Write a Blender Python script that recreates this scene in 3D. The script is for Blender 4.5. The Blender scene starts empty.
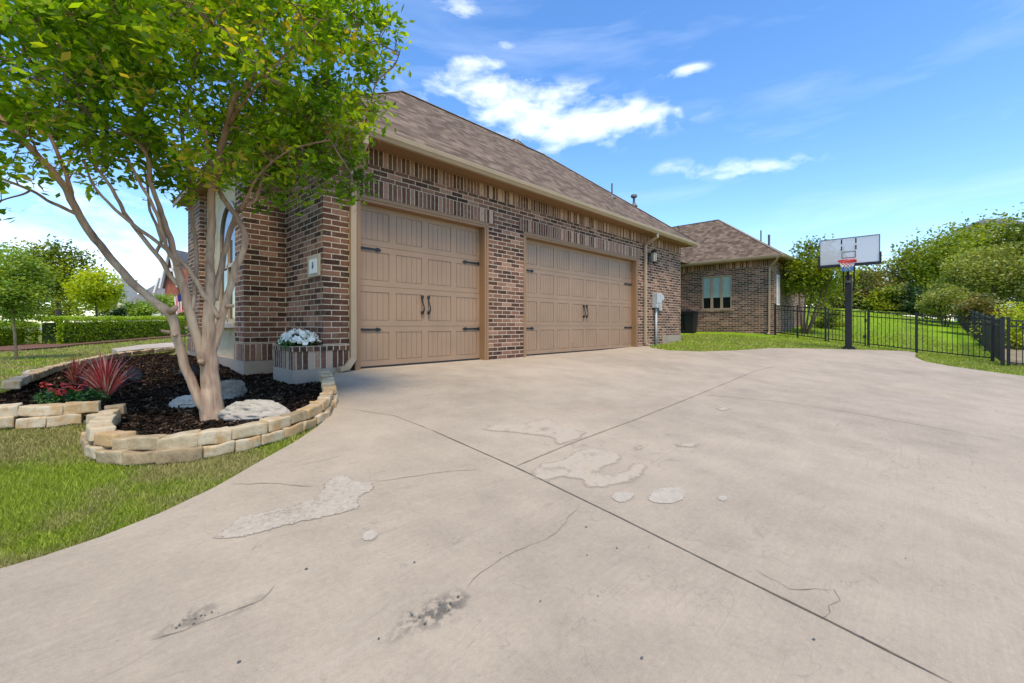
import bpy, bmesh, math, random
import numpy as np
from mathutils import Vector, Matrix, noise
from mathutils.geometry import delaunay_2d_cdt
random.seed(7); rng = np.random.default_rng(7)
R = math.radians
sc = bpy.context.scene
col = sc.collection
# ------------------------------------------------------------------ camera frame (world X runs along the garage wall)
F, H, HY, PX = 430.0, 0.65, 325.0, 512.0
FU, RU = (0.7196, 0.6944), (0.6944, -0.7196)
def smooth(a, b, x):
    t = min(1, max(0, (x-a)/(b-a))); return t*t*(3-2*t)
def G(x, y):                       # terrain height
    yy = min(5.9, max(-7.0, y))
    t = 5.9-yy
    z = -0.09*(t - 0.35*(1-math.exp(-t/0.35)))
    z += 0.27*smooth(9, 19, x)
    if y > 5.9: z += 0.0
    if x > 18.5:
        z += (x-18.5)*(0.045+0.025*smooth(-1, 1.5, y)) if x < 46 else 27.5*(0.045+0.025*smooth(-1, 1.5, y))
    if y > 15 and x < 8: z += 0.012*(y-15)*smooth(-1, 4, x)
    if y > 28 and x < 8: z += 0.01*(min(y, 60)-28)
    return z
def ray(px):
    s = (px-PX)/F; return FU[0]+s*RU[0], FU[1]+s*RU[1]
def gp(px, py, off=0.0):           # pixel -> point on the terrain (marching along the ray)
    d = ray(px); D = 0.8; prev = D
    k = (py-HY)/F
    while D < 90:
        if H-k*D < G(D*d[0], D*d[1])+off: break
        prev = D; D *= 1.02
    lo, hi = prev, D
    for _ in range(25):
        m = (lo+hi)/2
        if H-k*m < G(m*d[0], m*d[1])+off: hi = m
        else: lo = m
    return D*0+hi*d[0], hi*d[1], hi
def atD(px, py, D):
    d = ray(px); return Vector((D*d[0], D*d[1], H+(HY-py)*D/F))
def onY(px, Y):
    d = ray(px); return Y/d[1]*d[0]
def onX(px, X):
    d = ray(px); return X/d[0]*d[1]
# ------------------------------------------------------------------ node helpers
class NT:
    def __init__(s, name):
        s.m = bpy.data.materials.new(name); s.m.use_nodes = True
        s.t = s.m.node_tree; s.t.nodes.clear()
        s.out = s.t.nodes.new('ShaderNodeOutputMaterial')
    def n(s, typ, **kw):
        nd = s.t.nodes.new(typ)
        ins = kw.pop('i', {})
        for k, v in kw.items(): setattr(nd, k, v)
        for k, v in ins.items():
            if hasattr(v, 'is_output') or isinstance(v, bpy.types.NodeSocket): s.t.links.new(v, nd.inputs[k])
            else: nd.inputs[k].default_value = v
        return nd
    def math(s, op, a, b=0.0, c=0.0, clamp=False):
        nd = s.n('ShaderNodeMath', operation=op, use_clamp=clamp, i={0: a, 1: b, 2: c}); return nd.outputs[0]
    def mix(s, f, a, b, mode='MIX'):
        nd = s.n('ShaderNodeMix', data_type='RGBA', blend_type=mode, i={0: f, 6: a, 7: b}); return nd.outputs[2]
    def ramp(s, f, stops, interp='LINEAR'):
        nd = s.n('ShaderNodeValToRGB', i={0: f}); cr = nd.color_ramp; cr.interpolation = interp
        while len(cr.elements) < len(stops): cr.elements.new(0.5)
        for e, (p, c) in zip(cr.elements, stops):
            e.position = p; e.color = (*c, 1) if len(c) == 3 else c
        return nd.outputs[0]
    def noise(s, vec, scale, detail=4, rough=0.55, dist=0.0, out=0):
        nd = s.n('ShaderNodeTexNoise', i={'Vector': vec, 'Scale': scale, 'Detail': detail, 'Roughness': rough, 'Distortion': dist}); return nd.outputs[out]
    def mapr(s, v, a, b, c=0.0, d=1.0):
        return s.n('ShaderNodeMapRange', i={0: v, 1: a, 2: b, 3: c, 4: d}).outputs[0]
    def pos(s): return s.n('ShaderNodeNewGeometry').outputs['Position']
    def obj(s): return s.n('ShaderNodeTexCoord').outputs['Object']
    def uv(s): return s.n('ShaderNodeTexCoord').outputs['UV']
    def bump(s, h, st, dist=0.01):
        return s.n('ShaderNodeBump', i={'Height': h, 'Strength': st, 'Distance': dist}).outputs[0]
    def bsdf(s, color, rough=0.6, normal=None, spec=0.3, metal=0.0, **kw):
        i = {'Base Color': color if not (isinstance(color, tuple) and len(color) == 3) else (*color, 1), 'Roughness': rough, 'Specular IOR Level': spec, 'Metallic': metal}
        if normal is not None: i['Normal'] = normal
        i.update(kw)
        nd = s.n('ShaderNodeBsdfPrincipled', i=i)
        s.t.links.new(nd.outputs[0], s.out.inputs[0]); return nd
def plain(name, c, rough=0.5, spec=0.4, metal=0.0, var=0.15, scale=6.0, bump=0.0):
    n = NT(name); o = n.obj()
    nz = n.noise(o, scale, 5)
    c2 = tuple(v*(1-var) for v in c); c1 = tuple(min(1, v*(1+var)) for v in c)
    cc = n.ramp(nz, [(0.3, c2), (0.7, c1)])
    nm = n.bump(n.noise(o, 60, 3), bump, 0.004) if bump else None
    n.bsdf(cc, rough, nm, spec, metal); return n.m
BRICKS = [(p, (c[0]*1.16, c[1]*0.97, c[2]*0.84)) for p, c in [(0.0, (0.022, 0.013, 0.010)), (0.20, (0.050, 0.028, 0.021)), (0.42, (0.092, 0.050, 0.035)), (0.62, (0.14, 0.078, 0.055)), (0.80, (0.20, 0.118, 0.085)), (0.94, (0.30, 0.20, 0.15)), (1.0, (0.40, 0.31, 0.25))]]
def brick_mat(name, bw, bh, offset=0.5, mortar=0.012, dark=0.0, wash=0.35):
    n = NT(name); uv = n.uv()
    wob = n.noise(uv, 9.0, 2, out=1)
    v2 = n.n('ShaderNodeVectorMath', operation='MULTIPLY_ADD', i={0: wob, 1: (0.010, 0.008, 0), 2: uv}).outputs[0]
    sp = n.n('ShaderNodeSeparateXYZ', i={0: v2})
    v = n.math('DIVIDE', sp.outputs[1], bh); row = n.math('FLOOR', v)
    par = n.math('MULTIPLY', n.math('MODULO', n.math('ADD', row, 1000.0), 2.0), offset)
    u = n.math('ADD', n.math('DIVIDE', sp.outputs[0], bw), par); colm = n.math('FLOOR', u)
    fu = n.math('MULTIPLY', n.math('SUBTRACT', 0.5, n.math('ABSOLUTE', n.math('SUBTRACT', n.math('FRACT', u), 0.5))), bw)
    fv = n.math('MULTIPLY', n.math('SUBTRACT', 0.5, n.math('ABSOLUTE', n.math('SUBTRACT', n.math('FRACT', v), 0.5))), bh)
    d = n.math('MINIMUM', fu, fv)
    d = n.math('ADD', d, n.math('MULTIPLY', n.math('SUBTRACT', n.noise(uv, 55, 2), 0.5), 0.006))
    mask = n.mapr(d, mortar*0.42, mortar*0.72)
    cell = n.n('ShaderNodeCombineXYZ', i={0: colm, 1: row, 2: 3.0}).outputs[0]
    wn = n.n('ShaderNodeTexWhiteNoise', noise_dimensions='3D', i={0: cell}).outputs[0]
    tone = n.math('ADD', n.math('MULTIPLY', wn, 0.78), n.math('MULTIPLY', n.noise(uv, 22, 3), 0.26), clamp=True)
    tone = n.math('SUBTRACT', tone, dark)
    bc = n.ramp(tone, BRICKS)
    ws = n.mapr(n.noise(uv, 13, 5, 0.7), 0.50, 0.78)
    big = n.mapr(n.noise(uv, 0.9, 3), 0.35, 0.7, 0.25, 1.0)
    bc = n.mix(n.math('MULTIPLY', n.math('MULTIPLY', ws, big), wash), bc, (0.5, 0.41, 0.33, 1))
    mc = n.ramp(n.noise(uv, 30, 3), [(0.3, (0.40, 0.315, 0.225)), (0.7, (0.58, 0.48, 0.36))])
    c = n.mix(mask, mc, bc)
    hgt = n.math('ADD', mask, n.math('MULTIPLY', n.noise(uv, 70, 3), 0.35))
    n.bsdf(c, 0.85, n.bump(hgt, 0.7, 0.008), 0.2); return n.m
def roof_mat(name):
    n = NT(name); uv = n.uv(); sp = n.n('ShaderNodeSeparateXYZ', i={0: uv})
    v = n.math('DIVIDE', sp.outputs[1], 0.135); row = n.math('FLOOR', v)
    sh = n.n('ShaderNodeTexWhiteNoise', noise_dimensions='1D', i={1: row}).outputs[0]
    u = n.math('ADD', n.math('DIVIDE', sp.outputs[0], 0.17), n.math('MULTIPLY', sh, 7.0))
    cu = n.math('FLOOR', u)
    cell = n.n('ShaderNodeCombineXYZ', i={0: cu, 1: row, 2: 1.0}).outputs[0]
    wn = n.n('ShaderNodeTexWhiteNoise', noise_dimensions='3D', i={0: cell}).outputs[0]
    t = n.math('ADD', n.math('MULTIPLY', wn, 0.85), n.math('MULTIPLY', n.noise(uv, 3.0, 4), 0.2))
    c = n.ramp(t, [(0.0, (0.10, 0.070, 0.048)), (0.3, (0.145, 0.104, 0.072)), (0.55, (0.19, 0.138, 0.096)), (0.8, (0.24, 0.177, 0.124)), (1.0, (0.31, 0.235, 0.17))])
    fv = n.math('FRACT', v)
    edge = n.mapr(fv, 0.0, 0.13, 0.45, 1.0)
    thick = n.math('GREATER_THAN', wn, 0.5)
    c = n.mix(1.0, c, n.n('ShaderNodeCombineColor', i={0: edge, 1: edge, 2: edge}).outputs[0], 'MULTIPLY')
    gr = n.noise(uv, 180, 2)
    c = n.mix(0.35, c, n.ramp(gr, [(0.3, (0.04, 0.03, 0.025)), (0.7, (0.36, 0.29, 0.24))]), 'OVERLAY')
    h = n.math('ADD', n.math('MULTIPLY', n.math('SUBTRACT', 1.0, fv), 0.8), n.math('MULTIPLY', thick, 0.4))
    n.bsdf(c, 0.92, n.bump(h, 0.8, 0.012), 0.15); return n.m
def concrete_mat(name, base=(0.405, 0.330, 0.238), marks=True):
    n = NT(name); p = n.pos()
    a = n.noise(p, 0.35, 4); b = n.noise(p, 2.3, 6, 0.65); c_ = n.noise(p, 42, 5, 0.7); f = n.noise(p, 260, 2)
    t = n.math('ADD', n.math('ADD', n.math('MULTIPLY', a, 0.34), n.math('MULTIPLY', b, 0.28)), n.math('ADD', n.math('MULTIPLY', c_, 0.18), n.math('MULTIPLY', f, 0.20)))
    lo = tuple(v*0.66 for v in base); hi = tuple(min(1, v*1.28) for v in base)
    c = n.ramp(t, [(0.36, lo), (0.52, base), (0.68, hi)])
    if marks:
        # thin wandering scuffs and hairline marks
        w = n.noise(p, 1.7, 3, 0.5, 1.6); l1 = n.math('ABSOLUTE', n.math('SUBTRACT', w, 0.5)); l1 = n.mapr(l1, 0.0, 0.006, 1.0, 0.0)
        w2 = n.noise(n.n('ShaderNodeMapping', i={0: p, 2: (0, 0, 0.6), 3: (0.6, 3.0, 1)}).outputs[0], 1.3, 2, 0.5, 0.5); l2 = n.mapr(n.math('ABSOLUTE', n.math('SUBTRACT', w2, 0.5)), 0.0, 0.005, 1.0, 0.0)
        brk = n.mapr(n.noise(p, 1.1, 3), 0.47, 0.62)
        w3 = n.noise(n.n('ShaderNodeMapping', i={0: p, 1: (7, 3, 0), 2: (0, 0, 2.0), 3: (1.2, 2.6, 1)}).outputs[0], 2.6, 2, 0.5, 1.0); l3 = n.mapr(n.math('ABSOLUTE', n.math('SUBTRACT', w3, 0.5)), 0.0, 0.006, 1.0, 0.0)
        brk2 = n.mapr(n.noise(p, 0.9, 2), 0.42, 0.55, 1.0, 0.0)
        m = n.math('ADD', n.math('MULTIPLY', n.math('MAXIMUM', l1, l2), brk), n.math('MULTIPLY', l3, brk2), clamp=True)
        c = n.mix(n.math('MULTIPLY', m, 0.34), c, (0.16, 0.135, 0.11, 1))
        rust = n.mapr(n.noise(p, 0.55, 4, 0.6), 0.60, 0.78)
        c = n.mix(n.math('MULTIPLY', rust, 0.22), c, (0.34, 0.23, 0.14, 1))
        spk = n.mapr(n.noise(p, 16, 2, 0.5), 0.765, 0.79)
        c = n.mix(n.math('MULTIPLY', spk, 0.5), c, (0.12, 0.1, 0.085, 1))
        # pale worn streaks
        pw = n.mapr(n.noise(n.n('ShaderNodeMapping', i={0: p, 2: (0, 0, 0.75), 3: (0.5, 6, 1)}).outputs[0], 2.4, 5, 0.65), 0.56, 0.75)
        c = n.mix(n.math('MULTIPLY', pw, 0.22), c, (0.46, 0.39, 0.31, 1))
    br = n.noise(n.n('ShaderNodeMapping', i={0: p, 2: (0, 0, 0.1), 3: (2, 90, 1)}).outputs[0], 1.5, 2)
    c = n.mix(n.mapr(br, 0.35, 0.65, 0.0, 0.10), c, (0.20, 0.16, 0.115, 1))
    hh = n.math('ADD', n.math('MULTIPLY', c_, 0.6), n.math('ADD', n.math('MULTIPLY', f, 0.5), n.math('MULTIPLY', br, 0.35)))
    n.bsdf(c, 0.85, n.bump(hh, 0.35, 0.004), 0.25); return n.m
def leaf_mat(name, stops, trans=0.35, rough=0.5, spec=0.35, attr='rnd'):
    n = NT(name)
    a = n.n('ShaderNodeAttribute', attribute_name=attr).outputs['Fac']
    c = n.ramp(a, stops)
    b = n.n('ShaderNodeBsdfPrincipled', i={'Base Color': c, 'Roughness': rough, 'Specular IOR Level': spec})
    tc = n.mix(1.0, c, (1.7, 1.55, 0.45, 1), 'MULTIPLY')
    tr = n.n('ShaderNodeBsdfTranslucent', i={0: tc})
    mx = n.n('ShaderNodeMixShader', i={0: trans, 1: b.outputs[0], 2: tr.outputs[0]})
    n.t.links.new(mx.outputs[0], n.out.inputs[0]); return n.m
def grass_mat(name, dry=0.5):
    n = NT(name); a = n.n('ShaderNodeAttribute', attribute_name='rnd').outputs['Fac']; p = n.pos()
    g = n.ramp(a, [(0.0, (0.17, 0.22, 0.018)), (0.5, (0.32, 0.40, 0.030)), (0.9, (0.40, 0.46, 0.05)), (1.0, (0.55, 0.47, 0.20))])
    dr = n.ramp(a, [(0.0, (0.26, 0.20, 0.07)), (1.0, (0.52, 0.41, 0.20))])
    m = n.mapr(n.math('ADD', n.noise(p, 1.6, 4, 0.6), n.math('MULTIPLY', a, 0.12)), 0.47, 0.60)
    c = n.mix(n.math('MULTIPLY', m, dry), g, dr)
    b = n.n('ShaderNodeBsdfPrincipled', i={'Base Color': c, 'Roughness': 0.55, 'Specular IOR Level': 0.25})
    tr = n.n('ShaderNodeBsdfTranslucent', i={0: c})
    mx = n.n('ShaderNodeMixShader', i={0: 0.3, 1: b.outputs[0], 2: tr.outputs[0]})
    n.t.links.new(mx.outputs[0], n.out.inputs[0]); return n.m
def lawn_mat():
    n = NT('lawn_turf'); p = n.pos()
    t = n.math('ADD', n.math('MULTIPLY', n.noise(p, 0.5, 5), 0.5), n.math('MULTIPLY', n.noise(p, 14, 6, 0.7), 0.5))
    g = n.ramp(t, [(0.3, (0.12, 0.17, 0.022)), (0.5, (0.20, 0.27, 0.032)), (0.7, (0.30, 0.36, 0.06))])
    m = n.mapr(n.noise(p, 1.6, 4, 0.6), 0.47, 0.62)
    c = n.mix(n.math('MULTIPLY', m, 0.45), g, (0.30, 0.245, 0.11, 1))
    far = n.mapr(n.n('ShaderNodeSeparateXYZ', i={0: p}).outputs[0], 17.0, 20.0)
    c2 = n.ramp(n.math('ADD', n.math('MULTIPLY', n.noise(p, 0.35, 4), 0.6), n.math('MULTIPLY', n.noise(p, 9, 6, 0.7), 0.4)), [(0.35, (0.17, 0.30, 0.008)), (0.65, (0.27, 0.42, 0.012))])
    c = n.mix(far, c, c2)
    n.bsdf(c, 0.9, n.bump(n.noise(p, 55, 4, 0.8), 0.9, 0.04), 0.1); return n.m
def mulch_mat():
    n = NT('mulch'); p = n.pos()
    v = n.noise(n.n('ShaderNodeMapping', i={0: p, 3: (1, 1.7, 1)}).outputs[0], 38, 6, 0.75, 0.6)
    c = n.ramp(v, [(0.3, (0.010, 0.007, 0.005)), (0.55, (0.034, 0.023, 0.016)), (0.75, (0.085, 0.058, 0.040))])
    n.bsdf(c, 0.95, n.bump(v, 1.0, 0.03), 0.0); return n.m
def stone_mat(name, stops, objrand=True, scale=9):
    n = NT(name); o = n.obj()
    rnd = n.n('ShaderNodeObjectInfo').outputs['Random']
    off = n.n('ShaderNodeVectorMath', operation='MULTIPLY_ADD', i={0: (31.0, 17.0, 9.0), 1: n.n('ShaderNodeCombineXYZ', i={0: rnd, 1: rnd, 2: rnd}).outputs[0], 2: o}).outputs[0]
    a = n.noise(off, scale, 6, 0.65); b = n.noise(off, 60, 4, 0.7)
    t = n.math('ADD', n.math('ADD', n.math('MULTIPLY', a, 0.55), n.math('MULTIPLY', b, 0.15)), n.math('MULTIPLY', rnd, 0.42))
    c = n.ramp(t, stops)
    n.bsdf(c, 0.9, n.bump(n.math('ADD', a, n.math('MULTIPLY', b, 0.4)), 0.8, 0.012), 0.2); return n.m
def bark_mat(name, stops, sx=7.0, bump=0.5):
    n = NT(name); o = n.obj()
    m = n.n('ShaderNodeMapping', i={0: o, 3: (1, 1, 0.22)}).outputs[0]
    a = n.noise(m, sx, 6, 0.6, 0.9); b = n.noise(m, 60, 4, 0.6)
    c = n.ramp(n.math('ADD', n.math('MULTIPLY', a, 0.8), n.math('MULTIPLY', b, 0.2)), stops)
    if name == 'crape_bark':     # upper limbs keep their cinnamon young bark
        z = n.n('ShaderNodeSeparateXYZ', i={0: o}).outputs[2]
        up_ = n.mapr(n.math('ADD', z, n.math('MULTIPLY', n.noise(o, 5, 3), 0.9)), 1.5, 2.4)
        c = n.mix(n.math('MULTIPLY', up_, 0.75), c, n.ramp(a, [(0.3, (0.12, 0.06, 0.035)), (0.6, (0.30, 0.16, 0.09)), (0.75, (0.44, 0.30, 0.19))]))
        pk = n.mapr(n.noise(m, 3.5, 4, 0.6, 0.6), 0.52, 0.62)
        c = n.mix(n.math('MULTIPLY', pk, 0.45), c, (0.42, 0.22, 0.14, 1))
    n.bsdf(c, 0.75, n.bump(n.math('ADD', a, n.math('MULTIPLY', b, 0.3)), bump, 0.01), 0.2); return n.m
M = {}
M['brick'] = brick_mat('brick_running', 0.245, 0.078)
M['brick_v'] = brick_mat('brick_soldier', 0.078, 0.262, 0.0, dark=-0.13, wash=0.5)
M['brick_cap'] = brick_mat('brick_rowlock', 0.088, 0.075, 0.0, wash=0.25)
M['roof'] = roof_mat('asphalt_shingle')
M['conc'] = concrete_mat('driveway_concrete')
M['conc2'] = concrete_mat('pale_concrete', (0.46, 0.385, 0.30), False)
M['found'] = concrete_mat('foundation_concrete', (0.36, 0.29, 0.22), False)
M['patch'] = concrete_mat('patch_cement', (0.42, 0.36, 0.29), False)
M['trim'] = plain('tan_trim_paint', (0.27, 0.155, 0.078), 0.5, 0.35, var=0.05, scale=3)
M['door'] = plain('tan_door_paint', (0.298, 0.191, 0.117), 0.42, 0.4, var=0.09, scale=1.6, bump=0.06)
M['gutter'] = plain('beige_gutter', (0.37, 0.27, 0.165), 0.4, 0.45, var=0.05, scale=3)
M['soffit'] = plain('soffit_paint', (0.25, 0.145, 0.07), 0.6, 0.3, var=0.05)
M['black'] = plain('black_iron', (0.012, 0.012, 0.013), 0.45, 0.4, var=0.2)
M['blackplastic'] = plain('black_plastic', (0.012, 0.013, 0.016), 0.5, 0.4, var=0.2)
M['grey'] = plain('grey_box_paint', (0.42, 0.43, 0.41), 0.45, 0.4, var=0.1)
M['dgrey'] = plain('dark_grey_metal', (0.12, 0.12, 0.12), 0.5, 0.4)
M['white'] = plain('white_paint', (0.78, 0.76, 0.72), 0.5, 0.4, var=0.05)
M['lawn'] = lawn_mat(); M['grass'] = grass_mat('grass_blades', 0.75); M['grass_back'] = grass_mat('grass_blades_back', 0.25); M['mulch'] = mulch_mat()
M['block'] = stone_mat('limestone_block', [(0.25, (0.20, 0.14, 0.075)), (0.42, (0.36, 0.27, 0.155)), (0.55, (0.50, 0.41, 0.27)), (0.68, (0.42, 0.26, 0.11)), (0.80, (0.54, 0.45, 0.31)), (1.0, (0.44, 0.36, 0.24))])
M['rock'] = stone_mat('pale_boulder', [(0.28, (0.15, 0.12, 0.085)), (0.48, (0.36, 0.31, 0.24)), (0.8, (0.52, 0.46, 0.37))], scale=7)
M['lime'] = stone_mat('limestone_cladding', [(0.25, (0.30, 0.21, 0.11)), (0.5, (0.56, 0.44, 0.28)), (0.75, (0.66, 0.56, 0.40))], scale=3)
M['bark'] = bark_mat('crape_bark', [(0.30, (0.16, 0.095, 0.06)), (0.42, (0.31, 0.20, 0.13)), (0.54, (0.44, 0.31, 0.20)), (0.70, (0.52, 0.40, 0.28))], 9.0, 0.5)
M['bark2'] = bark_mat('tree_bark', [(0.3, (0.06, 0.045, 0.03)), (0.7, (0.20, 0.15, 0.11))])
M['twig'] = bark_mat('twig_bark', [(0.3, (0.13, 0.07, 0.045)), (0.7, (0.34, 0.22, 0.15))])
# ------------------------------------------------------------------ object helpers
def tag(o, label=None, cat=None, group=None, kind=None):
    if label: o['label'] = label
    if cat: o['category'] = cat
    if group: o['group'] = group
    if kind: o['kind'] = kind
    return o
def empty(name, loc, label, cat, group=None, rz=0.0):
    o = bpy.data.objects.new(name, None); col.objects.link(o); o.location = loc; o.rotation_euler = (0, 0, rz)
    o.empty_display_size = 0.2
    return tag(o, label, cat, group)
def link_mesh(name, verts, faces, mat, parent=None, uvs=None, smoothf=False, rnd=None, local=False):
    if parent is not None and not local:
        off = parent_world(parent); verts = [(v[0]-off[0], v[1]-off[1], v[2]-off[2]) for v in verts]
    me = bpy.data.meshes.new(name); me.from_pydata([tuple(v) for v in verts], [], faces)
    if uvs is not None:
        ul = me.uv_layers.new(name='UVMap'); flat = []
        for f in uvs:
            for c in f: flat += [c[0], c[1]]
        ul.data.foreach_set('uv', flat)
    if rnd is not None:
        at = me.attributes.new('rnd', 'FLOAT', 'FACE'); at.data.foreach_set('value', rnd)
    if smoothf: me.polygons.foreach_set('use_smooth', [True]*len(me.polygons))
    me.materials.append(mat); me.update()
    o = bpy.data.objects.new(name, me); col.objects.link(o)
    if parent is not None: o.parent = parent
    return o
def parent_world(p):
    v = Vector((0, 0, 0))
    while p is not None: v += p.location; p = p.parent
    return v
def np_mesh(name, V, nper, mat, parent=None, rnd=None):
    """V: (N*nper,3) array, each consecutive nper verts one face"""
    V = np.asarray(V, dtype=np.float32)
    if parent is not None: V = V-np.array(parent_world(parent), dtype=np.float32)
    n = len(V)//nper
    me = bpy.data.meshes.new(name)
    me.vertices.add(len(V)); me.vertices.foreach_set('co', V.ravel())
    me.loops.add(len(V)); me.loops.foreach_set('vertex_index', np.arange(len(V), dtype=np.int32))
    me.polygons.add(n); me.polygons.foreach_set('loop_start', np.arange(0, n*nper, nper, dtype=np.int32))
    try: me.polygons.foreach_set('loop_total', np.full(n, nper, dtype=np.int32))
    except Exception: pass
    me.update(calc_edges=True)
    if rnd is not None:
        at = me.attributes.new('rnd', 'FLOAT', 'FACE'); at.data.foreach_set('value', np.asarray(rnd, dtype=np.float32))
    me.materials.append(mat)
    o = bpy.data.objects.new(name, me); col.objects.link(o)
    if parent is not None: o.parent = parent
    return o
class MB:
    def __init__(s): s.v = []; s.f = []; s.u = []
    def poly(s, pts, uv=None):
        b = len(s.v); s.v += [tuple(p) for p in pts]; s.f.append(tuple(range(b, b+len(pts))))
        s.u.append(uv if uv else [(p[0]+p[1], p[2]) for p in pts])
    def box(s, x0, x1, y0, y1, z0, z1, skip=''):
        if x0 > x1: x0, x1 = x1, x0
        if y0 > y1: y0, y1 = y1, y0
        P = lambda x, y, z: (x, y, z)
        fs = {'a': [P(x0, y0, z0), P(x1, y0, z0), P(x1, y0, z1), P(x0, y0, z1)],
              'b': [P(x1, y1, z0), P(x0, y1, z0), P(x0, y1, z1), P(x1, y1, z1)],
              'c': [P(x0, y1, z0), P(x0, y0, z0), P(x0, y0, z1), P(x0, y1, z1)],
              'd': [P(x1, y0, z0), P(x1, y1, z0), P(x1, y1, z1), P(x1, y0, z1)],
              't': [P(x0, y0, z1), P(x1, y0, z1), P(x1, y1, z1), P(x0, y1, z1)],
              'u': [P(x0, y1, z0), P(x1, y1, z0), P(x1, y0, z0), P(x0, y0, z0)]}
        for k, p in fs.items():
            if k in skip: continue
            if k in 'ab': uv = [(q[0], q[2]) for q in p]
            elif k in 'cd': uv = [(q[1], q[2]) for q in p]
            else: uv = [(q[0], q[1]) for q in p]
            s.poly(p, uv)
        return s
    def tube(s, pts, rads, n=8, caps=True):
        pts = [Vector(p) for p in pts]; b = len(s.v); up = None
        if not hasattr(rads, '__len__'): rads = [rads]*len(pts)
        for i, p in enumerate(pts):
            t = (pts[min(i+1, len(pts)-1)]-pts[max(i-1, 0)]).normalized()
            if up is None: up = Vector((0, 0, 1)) if abs(t.z) < 0.9 else Vector((1, 0, 0))
            a = t.cross(up).normalized(); c = a.cross(t).normalized(); up = c
            for k in range(n):
                an = 2*math.pi*k/n; q = p+(a*math.cos(an)+c*math.sin(an))*rads[i]; s.v.append(tuple(q))
        for i in range(len(pts)-1):
            for k in range(n):
                k2 = (k+1) % n
                s.f.append((b+i*n+k, b+i*n+k2, b+(i+1)*n+k2, b+(i+1)*n+k)); s.u.append([(0, 0)]*4)
        if caps:
            s.f.append(tuple(b+k for k in range(n))[::-1]); s.u.append([(0, 0)]*n)
            e = b+(len(pts)-1)*n; s.f.append(tuple(e+k for k in range(n))); s.u.append([(0, 0)]*n)
        return s
    def bar(s, p0, p1, w, h, up=(0, 0, 1)):
        p0, p1 = Vector(p0), Vector(p1); t = (p1-p0).normalized(); a = t.cross(Vector(up))
        if a.length < 1e-4: a = t.cross(Vector((1, 0, 0)))
        a.normalize(); c = a.cross(t).normalized(); A = a*w/2; Cc = c*h/2
        q = [p0-A-Cc, p0+A-Cc, p0+A+Cc, p0-A+Cc, p1-A-Cc, p1+A-Cc, p1+A+Cc, p1-A+Cc]
        for f in ((0, 1, 2, 3), (7, 6, 5, 4), (1, 0, 4, 5), (2, 1, 5, 6), (3, 2, 6, 7), (0, 3, 7, 4)): s.poly([q[i] for i in f])
        return s
    def build(s, name, mat, parent=None, smoothf=False, bevel=0.0):
        o = link_mesh(name, s.v, s.f, mat, parent, s.u, smoothf)
        if bevel:
            bm = bmesh.new(); bm.from_mesh(o.data); bmesh.ops.remove_doubles(bm, verts=bm.verts, dist=1e-5)
            bmesh.ops.bevel(bm, geom=[e for e in bm.edges if e.is_manifold and e.calc_face_angle(0) > 0.5], offset=bevel, segments=2, affect='EDGES', profile=0.5)
            bm.to_mesh(o.data); bm.free()
        return o
def dup(o, parent=None):
    c = o.copy(); col.objects.link(c); c.parent = parent
    for ch in list(o.children): dup(ch, c)
    return c
# ------------------------------------------------------------------ world, sun, camera
SUN = Vector((-0.50, -0.80, 0.0)).normalized()
EL = R(62); sun_dir = Vector((SUN.x*math.cos(EL), SUN.y*math.cos(EL), math.sin(EL)))
w = bpy.data.worlds.new('World'); sc.world = w; w.use_nodes = True; nt = w.node_tree; nt.nodes.clear()
class W(NT):
    def __init__(s, t): s.t = t
wn = W(nt)
sky = wn.n('ShaderNodeTexSky', sky_type='NISHITA'); sky.sun_disc = False; sky.sun_elevation = EL
sky.sun_rotation = math.atan2(sun_dir.x, sun_dir.y); sky.altitude = 200; sky.air_density = 1.0; sky.dust_density = 0.6; sky.ozone_density = 2.0
vec = wn.n('ShaderNodeTexCoord').outputs['Generated']
sp = wn.n('ShaderNodeSeparateXYZ', i={0: vec})
az = wn.math('ARCTAN2', sp.outputs[1], sp.outputs[0]); el = wn.math('ARCSINE', sp.outputs[2])
def azel(px, py):
    d = ray(px); v = Vector((d[0], d[1], (HY-py)/F)).normalized(); return math.atan2(v.y, v.x), math.asin(v.z)
clouds = [(505, 108, 55, 20, 0.85), (560, 128, 62, 20, 0.95), (600, 120, 55, 15, 0.7), (455, 82, 45, 14, 0.6), (530, 95, 60, 14, 0.6),
          (765, 167, 42, 6, 0.75), (730, 172, 50, 7, 0.3), (685, 71, 24, 5, 0.6), (460, 8, 26, 9, 0.8), (490, 46, 22, 5, 0.7), (478, 62, 20, 7, 0.8),
          (60, 245, 190, 22, 0.75), (120, 205, 180, 14, 0.5), (160, 272, 120, 14, 0.9), (690, 165, 50, 8, 0.25), (640, 122, 60, 10, 0.4)]
acc = None
for px, py, wx, wy, amp in clouds:
    a0, e0 = azel(px, py); a1, _ = azel(px+wx, py); _, e1 = azel(px, py-wy)
    da = wn.math('DIVIDE', wn.math('SUBTRACT', az, a0), abs(a1-a0)); de = wn.math('DIVIDE', wn.math('SUBTRACT', el, e0), abs(e1-e0))
    q = wn.math('ADD', wn.math('MULTIPLY', da, da), wn.math('MULTIPLY', de, de))
    g = wn.math('MULTIPLY', wn.math('EXPONENT', wn.math('MULTIPLY', q, -1.0)), amp)
    acc = g if acc is None else wn.math('ADD', acc, g)
mp = wn.n('ShaderNodeMapping', i={0: vec, 3: (1, 1, 2.2)}).outputs[0]
nz = wn.noise(mp, 11.0, 9, 0.60, 0.2); nz2 = wn.noise(mp, 22.0, 6, 0.6)
m = wn.math('ADD', wn.math('MULTIPLY', acc, 0.62), wn.math('ADD', wn.math('MULTIPLY', wn.math('SUBTRACT', nz, 0.5), 2.3), wn.math('MULTIPLY', wn.math('SUBTRACT', nz2, 0.5), 0.35)))
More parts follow.
